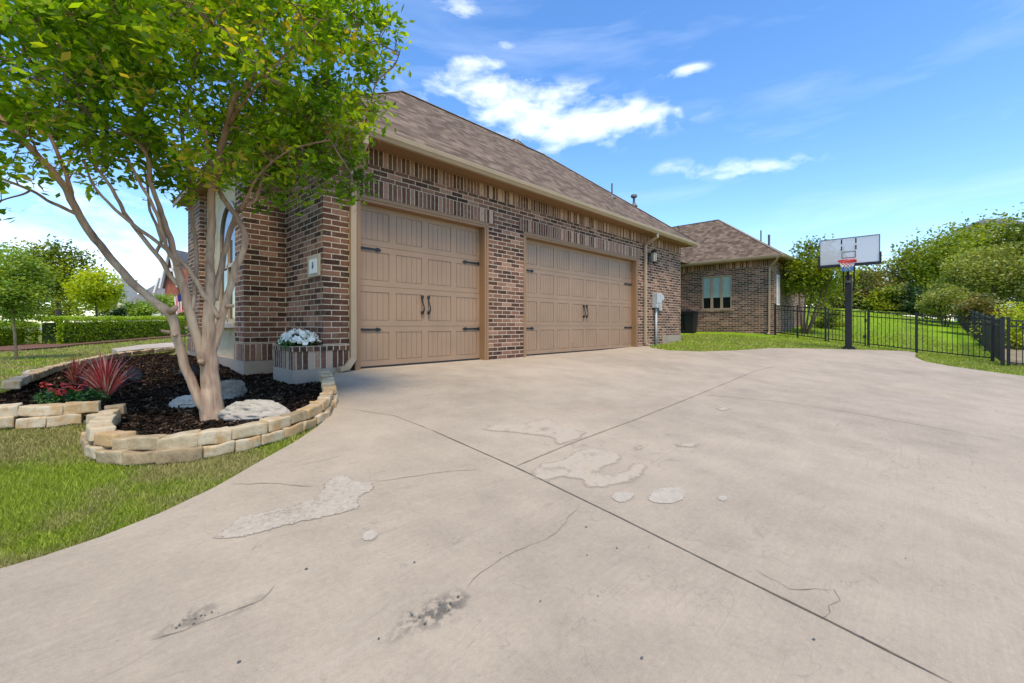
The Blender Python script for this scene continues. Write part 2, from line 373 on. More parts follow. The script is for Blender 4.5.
m = wn.math('MULTIPLY', m, wn.math('GREATER_THAN', acc, 0.0))
cm = wn.mapr(m, 0.12, 1.15)
cm = wn.math('MULTIPLY', cm, wn.mapr(acc, 0.02, 0.30))
wis = wn.math('MULTIPLY', wn.mapr(wn.noise(wn.n('ShaderNodeMapping', i={0: vec, 3: (1, 1.0, 6)}).outputs[0], 2.2, 8, 0.6, 0.4), 0.52, 0.8), 0.16)
cm = wn.math('MAXIMUM', cm, wis)
hs = wn.n('ShaderNodeHueSaturation', i={0: 0.503, 1: 1.24, 2: 1.18, 4: sky.outputs[0]}).outputs[0]
cc = wn.mix(wn.math('MINIMUM', cm, 0.94), hs, (6.0, 6.3, 6.9, 1))
bg = wn.n('ShaderNodeBackground', i={0: cc, 1: 0.15})
wo = wn.n('ShaderNodeOutputWorld', i={0: bg.outputs[0]})
sl = bpy.data.lights.new('sun', 'SUN'); sl.energy = 2.3; sl.angle = R(14); sl.color = (1.0, 0.88, 0.70)
so = bpy.data.objects.new('sun', sl); col.objects.link(so); so.rotation_euler = (-sun_dir).to_track_quat('-Z', 'Y').to_euler()
cam = bpy.data.cameras.new('camera'); co = bpy.data.objects.new('camera', cam); col.objects.link(co); sc.camera = co
co.location = (0, 0, H); cam.sensor_width = 36; cam.lens = F/1024*36; cam.clip_end = 2000; cam.clip_start = 0.02
cam.shift_y = (HY-341.5)/1024*1.0
co.rotation_euler = (R(90), 0, math.atan2(FU[1], FU[0])-R(90))
sc.view_settings.view_transform = 'Standard'; sc.view_settings.look = 'None'; sc.view_settings.gamma = 1.0; sc.view_settings.exposure = 0.80
sc.view_settings.use_curve_mapping = False
sc.cycles.max_bounces = 8; sc.cycles.transparent_max_bounces = 12
# ------------------------------------------------------------------ ground: lawn, driveway, bed from one triangulation
def P(pts): return [gp(*p)[:2] for p in pts]
edge_l = P([(330, 379), (336, 390), (337, 401), (332, 413), (318, 426), (296, 441), (262, 460), (215, 487), (160, 513), (100, 537), (40, 557), (0, 568.5)])
back = P([(1024, 376), (985, 371), (950, 366), (925, 361.5), (915, 357), (916, 352.5), (905, 350.8), (880, 350.2), (850, 349.5), (810, 348.5), (770, 348), (740, 350.2), (700, 351.5), (668, 350.3), (652, 348)])
l0, l1 = Vector(edge_l[-2]), Vector(edge_l[-1]); dr_ = (l1-l0).normalized()
ext = [tuple(l1+dr_*0.8+Vector((0, -0.1))), tuple(l1+dr_*2.0+Vector((-.1, -0.5))), (-4.5, 0.6), (-8, 0.0)]
drive = [(2.62, 5.93)]+edge_l+ext+[(-8, -9), (18, -9), (18.2, -3.2)]+back+[(11.9, 5.93), (11.9, 6.3), (2.85, 6.3), (2.85, 5.93)]
bed_out = P([(333, 382), (338, 392), (339, 402), (332, 416), (312, 428), (280, 439.5), (240, 450), (200, 457), (160, 462), (120, 464), (93, 461), (78, 452), (80, 441), (92, 430), (101, 423), (96, 420), (70, 424), (35, 426), (0, 427)])
bl = Vector(bed_out[-1])
bed_back = P([(0, 392), (30, 379), (55, 371), (90, 362.5), (120, 357), (150, 353.5), (176, 351)])
bed = bed_out+[(bl.x-0.9, bl.y+0.1), (bl.x-1.7, bl.y+1.2), (bed_back[0][0]-0.5, bed_back[0][1]-0.1)]+bed_back+[(1.5, 11.7), (2.9, 11.7), (2.9, 6.02), (2.6, 5.93)]
def resample(poly, step, closed=True):
    out = []; n = len(poly)
    for i in range(n if closed else n-1):
        a = Vector(poly[i]); b = Vector(poly[(i+1) % n]); k = max(1, int((b-a).length/step))
        for j in range(k): out.append(tuple(a.lerp(b, j/k)))
    if not closed: out.append(tuple(poly[-1]))
    return out
def inpoly(x, y, poly):
    c = False; j = len(poly)-1
    for i in range(len(poly)):
        xi, yi = poly[i]; xj, yj = poly[j]
        if (yi > y) != (yj > y) and x < (xj-xi)*(y-yi)/(yj-yi)+xi: c = not c
        j = i
    return c
bo_ = bed_out
bed_in = []
for i_, p in enumerate(bo_):
    a = Vector(bo_[max(i_-1, 0)]); b_ = Vector(bo_[min(i_+1, len(bo_)-1)]); t = (b_-a).normalized(); bed_in.append((p[0]+t.y*0.10, p[1]-t.x*0.10))
bed = bed_in+bed[len(bo_):]
pts = []; edges = []
def addloop(poly):
    b = len(pts); pts.extend(poly); n = len(poly); edges.extend([(b+i, b+(i+1) % n) for i in range(n)])
addloop(resample(drive, 0.35)); addloop(resample(bed, 0.2))
def grid(x0, x1, y0, y1, s, skipf=None):
    x = x0
    while x <= x1:
        y = y0
        while y <= y1:
            if skipf is None or not skipf(x, y): pts.append((x+random.uniform(-.03, .03)*s, y+random.uniform(-.03, .03)*s))
            y += s
        x += s
i1 = lambda x, y: -2 <= x <= 5 and -1 <= y <= 9
i2 = lambda x, y: -12 <= x <= 24 and -10 <= y <= 30
grid(-2, 5, -1, 9, 0.2); grid(-12, 24, -10, 30, 0.8, i1); grid(-60, 100, -50, 110, 5, i2)
grid(-600, 700, -600, 700, 60, lambda x, y: -60 <= x <= 100 and -50 <= y <= 110)
vs, es, fs, *_ = delaunay_2d_cdt([Vector(p) for p in pts], edges, [], 0, 1e-4)
def mulch_z(x, y):
    return -0.125+0.14*smooth(0.7, -1.1, x)+0.12*smooth(6.5, 9.5, y)+0.012*noise.noise(Vector((x*3, y*3, 0)))
cls = {'d': [], 'b': [], 'l': []}
for f in fs:
    cx = sum(vs[i].x for i in f)/3; cy = sum(vs[i].y for i in f)/3
    ind = inpoly(cx, cy, drive)
    if inpoly(cx, cy, bed) and not (ind and cx > 1.0): cls['b'].append(f)
    elif ind: cls['d'].append(f)
    else: cls['l'].append(f)
def submesh(name, faces, zf, mat, skirt=0.0):
    ids = sorted({i for f in faces for i in f}); mp_ = {i: k for k, i in enumerate(ids)}
    V = [(vs[i].x, vs[i].y, zf(vs[i].x, vs[i].y)) for i in ids]; Fc = [tuple(mp_[i] for i in f) for f in faces]
    if skirt:
        cnt = {}
        for f in Fc:
            for a, b in zip(f, f[1:]+f[:1]):
                k = (min(a, b), max(a, b)); cnt.setdefault(k, []).append((a, b))
        for k, l in cnt.items():
            if len(l) == 1:
                a, b = l[0]; n0 = len(V); va, vb = V[a], V[b]
                V += [va, vb, (vb[0], vb[1], vb[2]-skirt), (va[0], va[1], va[2]-skirt)]; Fc.append((n0+1, n0, n0+3, n0+2))
    return link_mesh(name, V, Fc, mat)
o = submesh('driveway', cls['d'], G, M['conc'], 0.12); tag(o, kind='structure')
o = submesh('lawn', cls['l'], lambda x, y: G(x, y)-0.03, M['lawn'], 0.35); tag(o, kind='structure')
# bed gets a finer surface: subdivide
o = submesh('mulch_bed', cls['b'], mulch_z, M['mulch']); tag(o, kind='structure')
# ---- driveway details: joints, cracks, patches, stains (thin sheets)
def strip(name, pix, wdt, mat, off=0.004, jitter=0.0, step=0.12, seedv=0):
    rr = random.Random(seedv); p = resample([gp(*q)[:2] for q in pix], step, False); V = []; Fc = []
    for i, q in enumerate(p):
        a = Vector(p[max(i-1, 0)]); b = Vector(p[min(i+1, len(p)-1)]); t = (b-a).normalized(); nrm = Vector((-t.y, t.x))
        c = Vector(q)+nrm*rr.uniform(-jitter, jitter); ww = wdt*rr.uniform(0.55, 1.3)/2
        if i in (0, len(p)-1): ww *= 0.2
        for s_ in (-1, 1):
            e = c+nrm*ww*s_; V.append((e.x, e.y, G(e.x, e.y)+off))
    for i in range(len(p)-1): Fc.append((2*i, 2*i+1, 2*i+3, 2*i+2))
    o = link_mesh(name, V, Fc, mat); tag(o, kind='structure'); return o
M['joint'] = plain('joint_line', (0.15, 0.12, 0.09), 0.9, 0.1, var=0.3, scale=20)  # dark colour of the control joint strip itself
M['crack'] = plain('hairline_crack', (0.25, 0.20, 0.145), 0.9, 0.1, var=0.3, scale=20)
M['stain'] = plain('oil_stain', (0.10, 0.10, 0.095), 0.7, 0.3, var=0.3, scale=30)
strip('control_joint', [(431, 430), (520, 469.5), (620, 518), (718, 567), (830, 622), (960, 688)], 0.010, M['joint'], seedv=1)
strip('control_joint', [(342, 408), (395, 416), (431, 430)], 0.006, M['crack'], seedv=2)
strip('control_joint', [(515, 467), (570, 444), (640, 418), (700, 394), (755, 371), (776, 366)], 0.010, M['crack'], seedv=3)
strip('control_joint', [(700, 394.5), (780, 402), (870, 416), (1010, 442)], 0.009, M['crack'], seedv=5)
strip('crack', [(230, 484), (280, 484), (312, 487)], 0.005, M['crack'], jitter=0.008, step=0.05, seedv=4)
strip('crack', [(376, 482), (410, 477), (445, 472), (480, 470)], 0.004, M['crack'], jitter=0.006, step=0.05, seedv=6)
strip('crack', [(466, 590), (480, 572), (507, 555), (540, 543), (560, 530), (570, 515), (580, 508)], 0.0025, M['crack'], jitter=0.008, step=0.04, seedv=7)
strip('crack', [(150, 640), (200, 625), (260, 600), (275, 585)], 0.003, M['crack'], jitter=0.008, step=0.04, seedv=8)
strip('crack', [(820, 620), (838, 600), (835, 590), (790, 590), (755, 570)], 0.003, M['crack'], jitter=0.01, step=0.04, seedv=9)
def blob(name, pix, mat, off, rough=0.03, seedv=0, border=None, g=0.03):
    pl = resample([gp(*q)[:2] for q in pix], 0.02)
    for _ in range(2): pl = [tuple((Vector(pl[i-1])+Vector(pl[i])*2+Vector(pl[(i+1) % len(pl)]))/4) for i in range(len(pl))]
    pl = [(x+rough*noise.noise(Vector((x*14, y*14, seedv))), y+rough*noise.noise(Vector((x*14, y*14, seedv+9)))) for x, y in pl]
    n = len(pl); P2 = [Vector(p) for p in pl]; E = [(i, (i+1) % n) for i in range(n)]
    xs = [p[0] for p in pl]; ys = [p[1] for p in pl]
    for x in np.arange(min(xs), max(xs), g):
        for y in np.arange(min(ys), max(ys), g):
            if inpoly(x, y, pl): P2.append(Vector((x, y)))
    v_, _, f_, *_ = delaunay_2d_cdt(P2, E, [], 1, 1e-5)
    A = np.array(pl); ed = [float(np.sqrt(((A-np.array((q.x, q.y)))**2).sum(1).min())) for q in v_]
    o = link_mesh(name, [(q.x, q.y, G(q.x, q.y)+off) for q in v_], [tuple(f) for f in f_], mat); tag(o, kind='structure')
    at = o.data.attributes.new('edge', 'FLOAT', 'POINT'); at.data.foreach_set('value', ed)
    return o
def edged(n, shader_col, lo=0.004, hi=0.03, nscale=45, thr=None, strength=1.0, normal=None, rim=None):
    """surface that fades raggedly into the slab below it near its own outline"""
    p = n.pos(); e = n.n('ShaderNodeAttribute', attribute_name='edge').outputs['Fac']
    d = n.math('ADD', e, n.math('MULTIPLY', n.math('SUBTRACT', n.noise(p, nscale, 4, 0.65), 0.5), 0.06))
    a = n.mapr(d, lo, hi)
    if thr is not None: a = n.math('MULTIPLY', a, thr)
    if rim is not None: shader_col = n.mix(n.math('MULTIPLY', n.mapr(d, lo, lo+0.012, 1.0, 0.0), 0.5), shader_col, (*rim, 1))
    b = n.n('ShaderNodeBsdfPrincipled', i={'Base Color': shader_col, 'Roughness': 0.85, 'Specular IOR Level': 0.2, **({'Normal': normal} if normal is not None else {})})
    t = n.n('ShaderNodeBsdfTransparent'); m = n.n('ShaderNodeMixShader', i={0: n.math('MULTIPLY', a, strength), 1: t.outputs[0], 2: b.outputs[0]})
    n.t.links.new(m.outputs[0], n.out.inputs[0])
n_ = NT('worn_patch'); p_ = n_.pos()
a_ = n_.noise(p_, 34, 5, 0.7, 0.8); b_ = n_.noise(p_, 3, 3); g_ = n_.noise(p_, 150, 3, 0.7)
c_ = n_.ramp(n_.math('ADD', n_.math('MULTIPLY', a_, 0.5), n_.math('ADD', n_.math('MULTIPLY', b_, 0.25), n_.math('MULTIPLY', g_, 0.25))), [(0.40, (0.31, 0.25, 0.18)), (0.48, (0.44, 0.37, 0.28)), (0.60, (0.53, 0.46, 0.36))])
edged(n_, c_, 0.0, 0.012, 45, None, 0.92, n_.bump(n_.math('ADD', a_, g_), 0.6, 0.006), (0.17, 0.135, 0.10)); M['worn'] = n_.m
n_ = NT('faded_patch'); p_ = n_.pos(); a_ = n_.noise(p_, 9, 6, 0.7, 0.5)
c_ = n_.ramp(n_.math('ADD', n_.math('MULTIPLY', a_, 0.75), n_.math('MULTIPLY', n_.noise(p_, 140, 3, 0.7), 0.25)), [(0.35, (0.36, 0.29, 0.205)), (0.5, (0.46, 0.385, 0.29)), (0.62, (0.43, 0.34, 0.235))])
edged(n_, c_, 0.0, 0.035, 30, n_.mapr(n_.noise(p_, 5, 4, 0.65), 0.33, 0.45, 0.5, 1.0), 0.95, n_.bump(n_.noise(p_, 60, 4), 0.4, 0.004)); M['faded'] = n_.m
n_ = NT('cement_patch'); p_ = n_.pos(); c_ = n_.ramp(n_.math('ADD', n_.math('MULTIPLY', n_.noise(p_, 22, 5, 0.7), 0.6), n_.math('MULTIPLY', n_.noise(p_, 150, 3), 0.4)), [(0.35, (0.38, 0.32, 0.24)), (0.6, (0.50, 0.44, 0.345))])
edged(n_, c_, -0.008, 0.006, 60, None, 0.9, n_.bump(n_.noise(p_, 70, 4), 0.5, 0.004), (0.20, 0.16, 0.12)); M['patch'] = n_.m
n_ = NT('oil_soak'); p_ = n_.pos(); t_ = n_.mapr(n_.math('ADD', n_.math('MULTIPLY', n_.noise(p_, 26, 3, 0.55, 0.4), 0.7), n_.math('MULTIPLY', n_.noise(p_, 90, 4, 0.7), 0.3)), 0.465, 0.53)
edged(n_, n_.ramp(n_.noise(p_, 40, 3), [(0.3, (0.055, 0.055, 0.052)), (0.7, (0.12, 0.115, 0.105))]), 0.0, 0.12, 20, t_, 0.9); M['oil'] = n_.m
blob('concrete_patch', [(207, 540), (222, 530), (240, 518), (262, 513), (290, 507), (318, 497), (325, 483), (338, 475), (350, 477), (357, 482), (374, 483), (376, 489), (362, 495), (357, 504), (362, 509), (350, 512), (325, 518), (290, 526), (255, 534), (240, 538), (228, 540)], M['worn'], 0.004, 0.02, 1, M['crack'])
blob('concrete_patch', [(360, 536), (366, 531), (376, 530), (379, 535), (377, 540), (368, 543), (361, 541)], M['patch'], 0.004, 0.004, 2, M['crack'])
blob('concrete_patch', [(610, 496), (617, 492), (630, 492), (636, 495), (630, 501), (620, 504), (612, 500)], M['patch'], 0.004, 0.004, 3, M['crack'])
blob('concrete_patch', [(648, 497), (654, 490), (666, 488), (682, 488), (687, 493), (684, 500), (672, 504), (656, 504), (648, 501)], M['patch'], 0.004, 0.004, 4, M['crack'])
blob('concrete_patch', [(530, 472), (540, 463), (560, 460), (578, 449), (604, 448), (623, 455), (620, 463), (600, 470), (610, 474), (625, 471), (632, 462), (645, 462), (650, 466), (642, 477), (628, 484), (605, 489), (585, 488), (580, 480), (562, 478), (545, 483), (532, 478)], M['faded'], 0.004, 0.02, 5, M['crack'])
blob('concrete_patch', [(478, 430), (495, 424), (520, 424), (548, 418), (560, 425), (588, 432), (580, 440), (556, 446), (552, 438), (520, 434), (500, 432)], M['faded'], 0.004, 0.02, 6)
blob('concrete_patch', [(716, 497), (722, 495), (729, 497), (728, 501), (720, 502)], M['patch'], 0.004, 0.003, 7)
blob('concrete_patch', [(632, 447), (642, 444), (645, 449), (636, 452)], M['faded'], 0.004, 0.003, 8)
blob('concrete_patch', [(672, 444), (690, 442), (702, 444), (696, 448), (678, 448)], M['faded'], 0.004, 0.003, 9)
blob('concrete_patch', [(714, 409), (724, 406), (733, 409), (724, 412)], M['faded'], 0.004, 0.003, 10)
blob('concrete_patch', [(470, 540), (474, 538), (476, 541), (472, 543)], M['faded'], 0.004, 0.002, 11)
V = []; rr = random.Random(5)
def spots(cxy, n, sx, sy, smin, smax, slope=0.0):
    b = MB()
    for _ in range(n):
        dx = rr.gauss(0, 0.5); px = cxy[0]+sx*dx; py = cxy[1]+slope*sx*dx+rr.gauss(0, 0.5)*sy
        x, y, _d = gp(px, py); s = rr.uniform(smin, smax)**1; k = 9
        pl = [(x+s*math.cos(a)*(1+0.5*noise.noise(Vector((px, py, a)))), y+s*0.8*math.sin(a)*(1+0.5*noise.noise(Vector((py, px, a))))) for a in [2*math.pi*j/k for j in range(k)]]
        b.poly([(u, v, G(u, v)+0.005) for u, v in pl])
    tag(b.build('oil_stain', M['stain']), kind='structure')
blob('oil_stain', [(380, 640), (392, 622), (412, 606), (440, 592), (462, 586), (474, 600), (466, 618), (440, 630), (410, 640), (392, 648)], M['oil'], 0.005, 0.03, 21)
blob('oil_stain', [(140, 640), (160, 622), (190, 606), (212, 602), (222, 610), (208, 624), (180, 636), (156, 644)], M['oil'], 0.005, 0.03, 22)
blob('oil_stain', [(214, 622), (240, 606), (272, 592), (262, 604), (236, 618), (220, 627)], M['oil'], 0.005, 0.02, 23)
spots((432, 612), 10, 34, 9, 0.002, 0.007, -0.45); spots((185, 622), 10, 26, 5, 0.002, 0.006, -0.30)
for q in [(428, 547), (414, 564), (540, 602), (616, 549), (584, 557), (240, 662), (640, 658), (306, 570), (862, 638), (585, 528), (380, 640), (500, 553), (600, 600), (700, 430), (815, 640), (905, 560)]: spots(q, 1, 3, 2, 0.003, 0.0065)
# side path by the wing, walkway, stepping stones
def slab(name, poly, top, thick, mat):
    b = MB(); n = len(poly); T = [(x, y, top(x, y)) for x, y in poly]; b.poly(T)
    for i in range(n):
        j = (i+1) % n; a, c = T[i], T[j]; b.poly([a, (a[0], a[1], a[2]-thick), (c[0], c[1], c[2]-thick), c])
    o = b.build(name, mat); return o
tag(slab('side_path', [(18.9, 4.5), (19.9, 4.5), (19.9, 12), (15, 12), (15, 7.2), (18.9, 7.2)], lambda x, y: 0.185, 0.3, M['conc2']), kind='structure')
wk = P([(112, 352.5), (140, 348), (176, 345), (176, 350), (145, 352.5), (118, 356)])
tag(slab('walkway', wk, lambda x, y: G(x, y)+0.09, 0.12, M['conc2']), kind='structure')
for pl in ([(22, 375.5), (27, 372.5), (43, 371), (44, 374), (30, 377)], [(57, 368), (60, 365), (74, 363.5), (75, 366), (62, 369)], [(88, 362.5), (91, 358.5), (97, 357.5), (97, 362)]):
    tag(slab('stepping_stone', P(pl), lambda x, y: G(x, y)+0.035, 0.08, M['conc2']), kind='structure')
rb = P([(-30, 352), (20, 350.5), (60, 347.5), (80, 345), (188, 336), (188, 335), (80, 342), (60, 343), (-30, 347)])
M['redmulch'] = plain('red_mulch', (0.16, 0.085, 0.055), 0.95, 0.1, var=0.4, scale=30)
tag(slab('hedge_mulch_strip', rb, lambda x, y: G(x, y)+0.03, 0.1, M['redmulch']), kind='structure')
# ================================================================== HOUSE
M['ridgecap'] = plain('ridge_shingle', (0.26, 0.20, 0.15), 0.9, 0.1, var=0.35, scale=14)
house = empty('brick_house', (8.0, 8.0, 0.0), 'long brown brick house with hipped shingle roof and two tan garage doors', 'house')
YW, XC, Y2, X3 = 5.9, 2.42, 7.32, 1.836
def wall(mb, axis, c, a0, a1, z0, z1, holes=(), flip=False, v0=0.0, u0=0.0):
    """vertical wall at axis==c (axis 'Y': runs along X). holes: (a0,a1,z0,z1)"""
    A = sorted({a0, a1, *[h[0] for h in holes], *[h[1] for h in holes]}); Z = sorted({z0, z1, *[h[2] for h in holes], *[h[3] for h in holes]})
    A = [a for a in A if a0 <= a <= a1]; Z = [z for z in Z if z0 <= z <= z1]
    for a, b in zip(A, A[1:]):
        for p, q in zip(Z, Z[1:]):
            ma, mz = (a+b)/2, (p+q)/2
            if any(h[0] < ma < h[1] and h[2] < mz < h[3] for h in holes): continue
            pts = [(a, p), (b, p), (b, q), (a, q)]
            if flip: pts = pts[::-1]
            w3 = [((u, c, v) if axis == 'Y' else (c, u, v)) for u, v in pts]
            mb.poly(w3, [(u-u0+20, v-v0+(0 if v0 else 4.68)) for u, v in pts])
def hip(name, x0, x1, y0, y1, z0, pitch, mat, parent, thick=0.03):
    b = MB(); w_, d_ = x1-x0, y1-y0
    if w_ >= d_:
        r = d_/2; A = (x0+r, (y0+y1)/2, z0+r*pitch); B = (x1-r, (y0+y1)/2, z0+r*pitch)
        faces = [[(x0, y0, z0), (x1, y0, z0), B, A], [(x1, y0, z0), (x1, y1, z0), B], [(x1, y1, z0), (x0, y1, z0), A, B], [(x0, y1, z0), (x0, y0, z0), A]]
    else:
        r = w_/2; A = ((x0+x1)/2, y0+r, z0+r*pitch); B = ((x0+x1)/2, y1-r, z0+r*pitch)
        faces = [[(x0, y0, z0), (x1, y0, z0), A], [(x1, y0, z0), (x1, y1, z0), B, A], [(x1, y1, z0), (x0, y1, z0), B], [(x0, y1, z0), (x0, y0, z0), A, B]]
    for f in faces:
        p0, p1 = Vector(f[0]), Vector(f[1]); t = (p1-p0).normalized(); nn = t.cross(Vector(f[2])-p0).normalized(); s_ = nn.cross(t)
        b.poly(f, [((Vector(q)-p0).dot(t)+50, (Vector(q)-p0).dot(s_)+50) for q in f])
    cs = [(x0, y0), (x1, y0), (x1, y1), (x0, y1)]
    for i in range(4):
        p, q = cs[i], cs[(i+1) % 4]; b.poly([(p[0], p[1], z0-thick), (q[0], q[1], z0-thick), (q[0], q[1], z0), (p[0], p[1], z0)])
    o = b.build(name, mat, parent)
    c = MB(); up = 0.003
    L = lambda p, q: c.bar((p[0], p[1], p[2]+up), (q[0], q[1], q[2]+up), 0.10, 0.012)
    L(A, B)
    if w_ >= d_: [L(k, e) for k, e in (((x0, y0, z0), A), ((x0, y1, z0), A), ((x1, y0, z0), B), ((x1, y1, z0), B))]
    else: [L(k, e) for k, e in (((x0, y0, z0), A), ((x1, y0, z0), A), ((x0, y1, z0), B), ((x1, y1, z0), B))]
    cp = c.build('ridge_cap', M['ridgecap'], o)
    return o
# --- brick walls of the garage wing
O1 = (2.87, 5.48, -1, 2.55); O2 = (6.45, 11.25, -1, 2.55)
wb = MB()
wall(wb, 'Y', YW, XC, 12.85, 0.375, 3.02, [O1, O2]); wall(wb, 'Y', YW, 12.85, 14.2, 0.33, 3.02)
wall(wb, 'Y', YW, 5.48, 6.45, -0.35, 0.375); wall(wb, 'Y', YW, 11.25, 12.85, -0.35, 0.375)
wall(wb, 'X', 14.2, YW, 12.3, -0.1, 3.3); wall(wb, 'Y', 12.3, XC, 14.2, -0.1, 3.3)
wall(wb, 'X', XC, YW, Y2, 0.36, 3.3)                                  # face turned to the front
wall(wb, 'Y', Y2, X3, XC, 0.37, 3.3)
wall(wb, 'X', X3, Y2, 7.81, 0.37, 3.3)
wall(wb, 'Y', 7.81, X3, 1.96, 0.37, 3.3)
wall(wb, 'X', X3, 10.38, 11.56, 0.37, 3.3); wall(wb, 'Y', 10.38, X3, 1.96, -0.2, 3.3); wall(wb, 'Y', 11.56, X3, 8, -0.2, 3.3)
wb.build('brick_wall', M['brick'], house)
sb = MB()
wall(sb, 'Y', YW-0.003, XC, 14.2, 3.02, 3.282, v0=3.02)
wall(sb, 'Y', YW-0.012, 2.75, 5.62, 2.552, 2.812, v0=2.552); wall(sb, 'Y', YW-0.012, 6.32, 11.38, 2.552, 2.812, v0=2.552)
for a, c_z, z1 in ((2.75, 2.812, 0), (6.32, 2.812, 0)): pass
sb.poly([(5.62, YW-0.012, 2.552), (5.62, YW, 2.552), (5.62, YW, 2.812), (5.62, YW-.012, 2.812)])
wall(sb, 'Y', Y2-0.012, X3-0.012, XC, 0.112, 0.37, v0=0.11); wall(sb, 'X', X3-0.012, Y2-0.012, 7.81, 0.112, 0.37, v0=0.11)
wall(sb, 'X', X3-0.012, 10.38, 11.56, 0.112, 0.37, v0=0.11)
wall(sb, 'Y', YW-0.015, XC+0.001, 2.80, 0.064, 0.302, v0=0.05)
sb.build('soldier_course', M['brick_v'], house)
cb = MB(); cb.box(XC+0.001, 2.80, YW-0.03, YW, 0.302, 0.375, skip=''); cb.build('rowlock_course', M['brick_cap'], house)
for q in ((X3-0.008, XC, Y2-0.008, Y2+0.3, -0.4, 0.112), (X3-0.006, X3+0.2, Y2+0.3, 11.56, -0.4, 0.112), (XC-0.02, 2.80, YW-0.012, YW+0.3, -0.4, 0.064), (12.85, 14.203, YW-0.006, 12.3, -0.3, 0.33)): MB().box(*q).build('foundation', M['found'], house, bevel=0.004)
# limestone bay with arched window
lb = MB(); wall(lb, 'X', 1.955, 7.81, 10.38, 0.05, 3.3); lo_ = lb.build('limestone_panel', M['lime'], house)
sill = MB().box(X3-0.03, 1.95, 7.83, 9.35, 0.60, 0.69).build('window_sill', M['conc2'], house, bevel=0.01)
def arch(y0, y1, z0, zs, X, n=14, inset=0.0):
    r = (y1-y0)/2-inset; cy = (y0+y1)/2
    return [(X, y0+inset, z0+inset), (X, y1-inset, z0+inset)]+[(X, cy+r*math.cos(math.pi*i/n), zs+r*math.sin(math.pi*i/n)) for i in range(n+1)]
wa, wb_ = 7.95, 9.15
n_ = NT('window_glass'); n_.bsdf((0.03, 0.035, 0.04), 0.03, None, 0.8); M['glass'] = n_.m
fr = MB(); a_o = arch(wa, wb_, 0.69, 2.15, 1.90); a_i = arch(wa, wb_, 0.69, 2.15, 1.90, inset=0.06)
for i in range(len(a_o)):
    j = (i+1) % len(a_o); fr.poly([a_o[i], a_o[j], a_i[j], a_i[i]])
    q = lambda p, x: (x, p[1], p[2]); fr.poly([a_i[i], a_i[j], q(a_i[j], 1.95), q(a_i[i], 1.95)]); fr.poly([a_o[i], a_o[j], q(a_o[j], 1.95), q(a_o[i], 1.95)])
fr.box(1.90, 1.94, wa, wb_, 1.62, 1.68); fr.box(1.90, 1.94, 8.53, 8.57, 0.7, 2.1)
wf = fr.build('arched_window', M['gutter'], house); g_ = MB(); g_.poly(arch(wa, wb_, 0.69, 2.15, 1.935, inset=0.03)); g_.build('pane', M['glass'], wf)
# --- roofs
r1 = hip('roof', 1.95, 14.4, 5.45, 12.55, 3.37, 0.797, M['roof'], house)
hip('roof', 1.62, 9, 6.95, 12.0, 3.37, 0.80, M['roof'], house)
hip('roof', 8.2, 19.0, 7.5, 22, 3.36, 1.0, M['roof'], house)
hip('roof', 19.45, 26.6, 4.05, 15, 3.43, 0.72, M['roof'], house)
sf = MB()
sf.box(1.98, 14.37, 5.55, 5.9, 3.283, 3.30); sf.box(14.2, 14.37, 5.9, 12.5, 3.283, 3.30); sf.box(1.98, XC, 5.9, 7.3, 3.283, 3.30)
sf.box(1.65, X3+.1, 6.98, 11.9, 3.285, 3.30); sf.box(1.98, 14.37, YW-0.03, YW-0.004, 3.255, 3.284)
sf.box(19.5, 19.9, 4.08, 14, 3.34, 3.355); sf.box(19.5, 26.5, 4.08, 4.46, 3.34, 3.355)
sf.build('soffit', M['soffit'], house)
fa = MB(); fa.box(1.97, 14.38, 5.53, 5.553, 3.25, 3.34); fa.box(14.375, 14.395, 5.5, 12.5, 3.25, 3.36); fa.box(1.96, 1.98, 5.56, 7, 3.25, 3.34); fa.box(1.63, 1.65, 6.98, 12, 3.25, 3.34)
fa.box(19.47, 19.5, 4.08, 14, 3.30, 3.40); fa.box(19.47, 26.55, 4.06, 4.08, 3.30, 3.40); fa.build('fascia', M['trim'], house)
def gutter(p0, p1, out, z):
    p0, p1, out = Vector(p0), Vector(p1), Vector(out); b = MB()
    prof = [(0, 0), (0.055, 0), (0.075, 0.035), (0.095, 0.055), (0.105, 0.11), (0.098, 0.118), (0.09, 0.11), (0, 0.10)]
    R0 = [tuple(Vector((*(p0+out*a), z+h))) for a, h in prof]; R1 = [tuple(Vector((*(p1+out*a), z+h))) for a, h in prof]
    for i in range(len(prof)-1): b.poly([R0[i], R1[i], R1[i+1], R0[i+1]])
    b.poly(R0[::-1]); b.poly(R1); return b.build('gutter', M['gutter'], house)
gutter((1.9, 5.53), (14.46, 5.53), (0, -1), 3.235)
gutter((19.47, 3.97), (19.47, 14), (-1, 0), 3.32); gutter((19.37, 4.06), (26.6, 4.06), (0, -1), 3.32)
def downspout(path, w_=0.085, d_=0.065, straps=()):
    b = MB()
    for i, (p, q) in enumerate(zip(path, path[1:])):
        p, q = Vector(p), Vector(q); t = (q-p).normalized()*0.012
        b.bar(p-t, q+t, w_, d_, up=(0, 1, 0) if abs(t.z) > abs(t.y) else (0, 0, 1))
    return b.build('downspout', M['gutter'], house, bevel=0.008)
downspout([(2.82, 5.50, 3.24), (2.82, 5.50, 3.12), (2.82, 5.855, 2.86), (2.82, 5.855, 0.17), (2.72, 5.82, 0.06), (2.60, 5.79, 0.04)])
downspout([(11.62, 5.50, 3.24), (11.62, 5.50, 3.14), (11.62, 5.855, 2.97), (11.62, 5.855, 0.12), (11.62, 5.72, 0.06)])
downspout([(19.42, 4.22, 3.33), (19.55, 4.30, 3.22), (19.86, 4.60, 3.02), (19.86, 4.62, 0.34), (19.72, 4.62, 0.26)])
